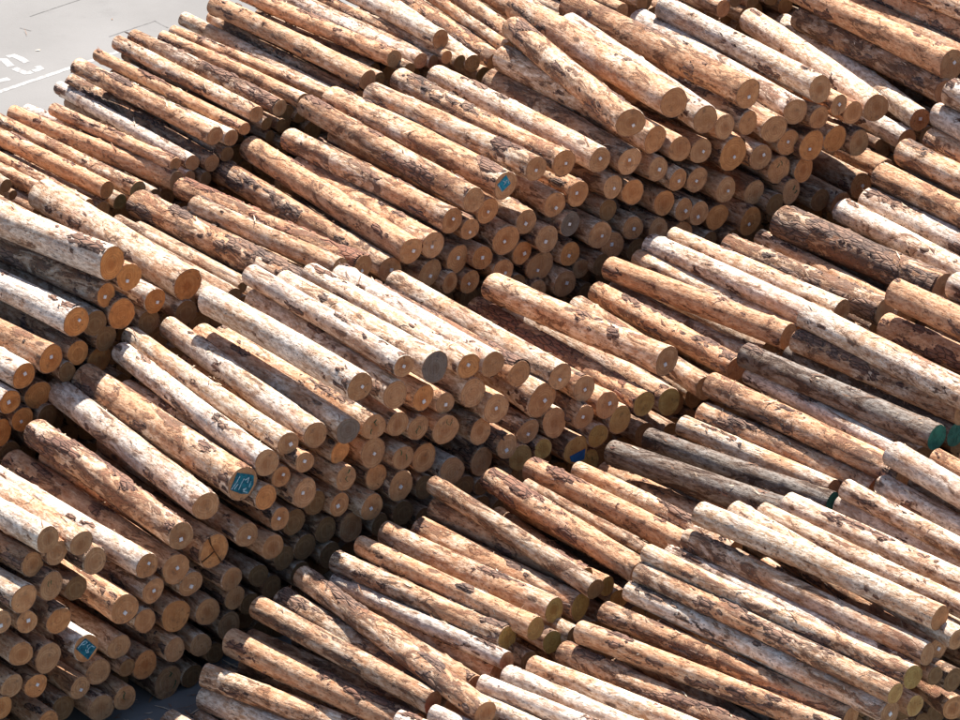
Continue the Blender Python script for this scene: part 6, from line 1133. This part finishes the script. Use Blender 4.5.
39.83, 1.01, -47.66, .21, 40.25, 1.01, -47.48, .20, 40.67, 1.01, -47.59, .21, 41.09, 1.01, -47.55, .22, 41.51, 1.01, -48.05, .21, 41.93, 1.01, -48.03, .20,
42.77, 1.01, -47.92, .22, 44.03, 1.01, -48.02, .21, 44.45, 1.01, -47.92, .21, 44.87, 1.01, -47.90, .21, 45.29, 1.01, -47.99, .21, 45.71, 1.01, -48.00, .22,
46.19, 1.01, -48.04, .21, 46.85, 1.01, -47.88, .21, 47.27, 1.01, -48.06, .21, 47.69, 1.01, -47.91, .20, 48.11, 1.01, -48.03, .21, 48.53, 1.01, -47.89, .20,
49.01, 1.01, -47.95, .22, 49.43, 1.01, -47.96, .21, 49.85, 1.01, -48.04, .20, 50.27, 1.01, -47.94, .21, 50.69, 1.01, -47.91, .21, 51.11, 1.01, -47.89, .22,
51.53, 1.01, -48.05, .20, 51.95, 1.01, -47.92, .22, 52.37, 1.01, -47.58, .20, 52.79, 1.01, -47.58, .22, 53.21, 1.01, -47.55, .22, 46.52, 1.31, -48.06, .20,
40.91, 1.41, -47.64, .20, 45.83, 1.41, -47.91, .21, 46.97, 1.41, -48.03, .20, 47.39, 1.41, -47.94, .21, 49.19, 1.41, -47.87, .20, 49.61, 1.41, -47.89, .21,
50.03, 1.41, -48.06, .22, 50.45, 1.41, -47.95, .21, 50.87, 1.41, -47.96, .21, 51.29, 1.41, -48.03, .21, 51.71, 1.41, -47.87, .22, 52.13, 1.41, -47.57, .20,
52.55, 1.41, -47.49, .21, 52.97, 1.41, -47.63, .21, 53.39, 1.41, -47.62, .21, 46.40, 1.70, -48.02, .20, 48.80, 1.70, -47.97, .22, 49.27, 1.80, -47.91, .21,
49.69, 1.80, -47.89, .21, 51.43, 1.80, -47.99, .22, 51.85, 1.80, -48.07, .21, 52.27, 1.80, -47.58, .22, 52.69, 1.80, -47.66, .21, 53.11, 1.80, -47.63, .20,
50.47, 1.90, -47.94, .22, 53.53, 1.90, -47.49, .21, 48.58, 2.10, -48.07, .22, 52.45, 2.20, -47.61, .22, 49.00, 2.12, -47.95, .18, 52.90, 2.12, -47.66, .18,
40.02, 1.29, -47.48, .14, 40.44, 1.29, -47.66, .15, 41.34, 1.29, -47.94, .14, 41.70, 1.29, -47.90, .14, 45.48, 1.29, -48.00, .14, 48.78, 1.29, -47.95, .15,
46.21, 1.43, -47.97, .14, 51.04, 1.70, -47.89, .14, 50.08, 1.77, -47.88, .14, 51.60, 2.10, -47.91, .14, 53.24, 2.17, -47.54, .14, 46.50, .85, -48.03, .10,
53.53, 1.05, -47.60, .10, 43.83, 1.25, -47.89, .11, 44.25, 1.25, -48.04, .11, 46.70, 1.55, -48.07, .11, 50.63, 1.64, -47.91, .10, 50.76, 1.79, -47.94, .11,
52.10, 2.09, -47.53, .10, 51.27, 2.14, -48.05, .10, 48.35, 2.34, -48.00, .11, 48.08, 2.54, -48.07, .10],
}
LENS = {'A': 3.95, 'B': 4.15, 'C': 3.95, 'Z': 3.7, 'Y': 4.7}; FRONT = {'A': -56.722, 'B': -61.272, 'C': -66.022, 'Z': -52.472, 'Y': -47.422}
for row, arr in FILL.items():
    back = FRONT[row]-LENS[row]+.2
    for k in range(0, len(arr), 4):
        u, zc, s, r0 = arr[k:k+4]
        P = BX*u + AX*s + np.array([0, 0, zc]); NS = 10
        Lf = s-back; c = P @ ROT
        th = np.arange(NS)*2*math.pi/NS; xs = np.array([0, .3, .65, 1.0])*Lf
        rr = r0*(1+.05*np.sin(3*th+k))*.97
        V = np.array([[c[0]+xx, c[1]+q*math.cos(t), c[2]+q*math.sin(t)] for xx in xs for q, t in zip(rr, th)])
        f = [(a*NS+j, (a+1)*NS+j, (a+1)*NS+(j+1) % NS, a*NS+(j+1) % NS) for a in range(3) for j in range(NS)]
        add_stuff(V, f, 0); 
        add_stuff(V[:NS], [tuple(range(NS-1, -1, -1))], 1, [(q*math.cos(t), q*math.sin(t)) for q, t in zip(rr, th)])
        add_stuff(V[-NS:], [tuple(range(NS))], 1, [(q*math.cos(t), q*math.sin(t)) for q, t in zip(rr, th)])
st = mesh_obj('stacked_logs', SV, SF, [M_WOOD, M_CUT], mat_idx=SM, uv=SU)
st.matrix_world = Matrix(((ROT[0, 0], ROT[0, 1], ROT[0, 2], 0), (ROT[1, 0], ROT[1, 1], ROT[1, 2], 0), (ROT[2, 0], ROT[2, 1], ROT[2, 2], 0), (0, 0, 0, 1)))
tag(st, 'mass of small and half-hidden logs packed inside the log stacks', 'logs', kind='stuff')
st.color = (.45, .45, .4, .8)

# ------------------------------------------------------------------ torn bark and splinters lying about
M_STRIP = plain('torn_bark_strip', (.16, .085, .055), (.34, .19, .11), 12, .9); M_SPLINTER = plain('pale_splinter', (.55, .40, .26), (.72, .58, .42), 12, .85)
rs = np.random.RandomState(5); LV, LF, LM = [], [], []
def strip(c, up, d, l, w, mi):
    n = np.cross(up, d); o = len(LV); h1, h2 = rs.uniform(0, .25)*l, rs.uniform(-.05, .3)*l*.6
    mid = c+up*(.006+h1*.3)+n*rs.uniform(-.2, .2)*l*.3
    for q, ww in ((c-d*l/2+up*(.004+h2*.3), w*.5), (mid, w), (c+d*l/2+up*(.004+h2), w*.3)): LV.extend([tuple(q-n*ww), tuple(q+n*ww)])
    LF.extend([(o, o+1, o+3, o+2), (o+2, o+3, o+5, o+4)]); LM.extend([mi, mi])
top = [r for r in LOGS if r[12]]
for k in range(1900):
    r = top[rs.randint(len(top))]; P, Q = np.array(r[1:4]), np.array(r[4:7]); x, y, z = frame(P, Q); t = rs.uniform(.02, .98)
    a = rs.normal(0, .55); up = z*math.cos(a)+y*math.sin(a); c = P+(Q-P)*t+up*(r[7]+(r[8]-r[7])*t)*1.0
    d = x*rs.normal(1, .4)+np.cross(up, x)*rs.normal(0, .5); d -= up*np.dot(d, up); d /= np.linalg.norm(d)
    strip(c, up, d, rs.choice([.05, .08, .12, .22])*rs.uniform(.7, 1.3), rs.uniform(.003, .014), int(rs.rand() < .4))
for k in range(700):
    px, py = rs.uniform(80, 420), rs.uniform(590, 760)
    if rs.rand() < .015: px, py = rs.uniform(-30, 200), rs.uniform(0, 120)
    c = pix(px, py, .006); a = rs.uniform(0, 6.28); strip(c, np.array([0, 0, 1.0]), np.array([math.cos(a), math.sin(a), 0]), rs.uniform(.04, .3), rs.uniform(.004, .018), int(rs.rand() < .3))
tag(mesh_obj('bark_litter', LV, LF, [M_STRIP, M_SPLINTER], smooth=False, mat_idx=LM), 'torn bark strips and pale splinters scattered over the logs and yard', 'litter', kind='stuff')
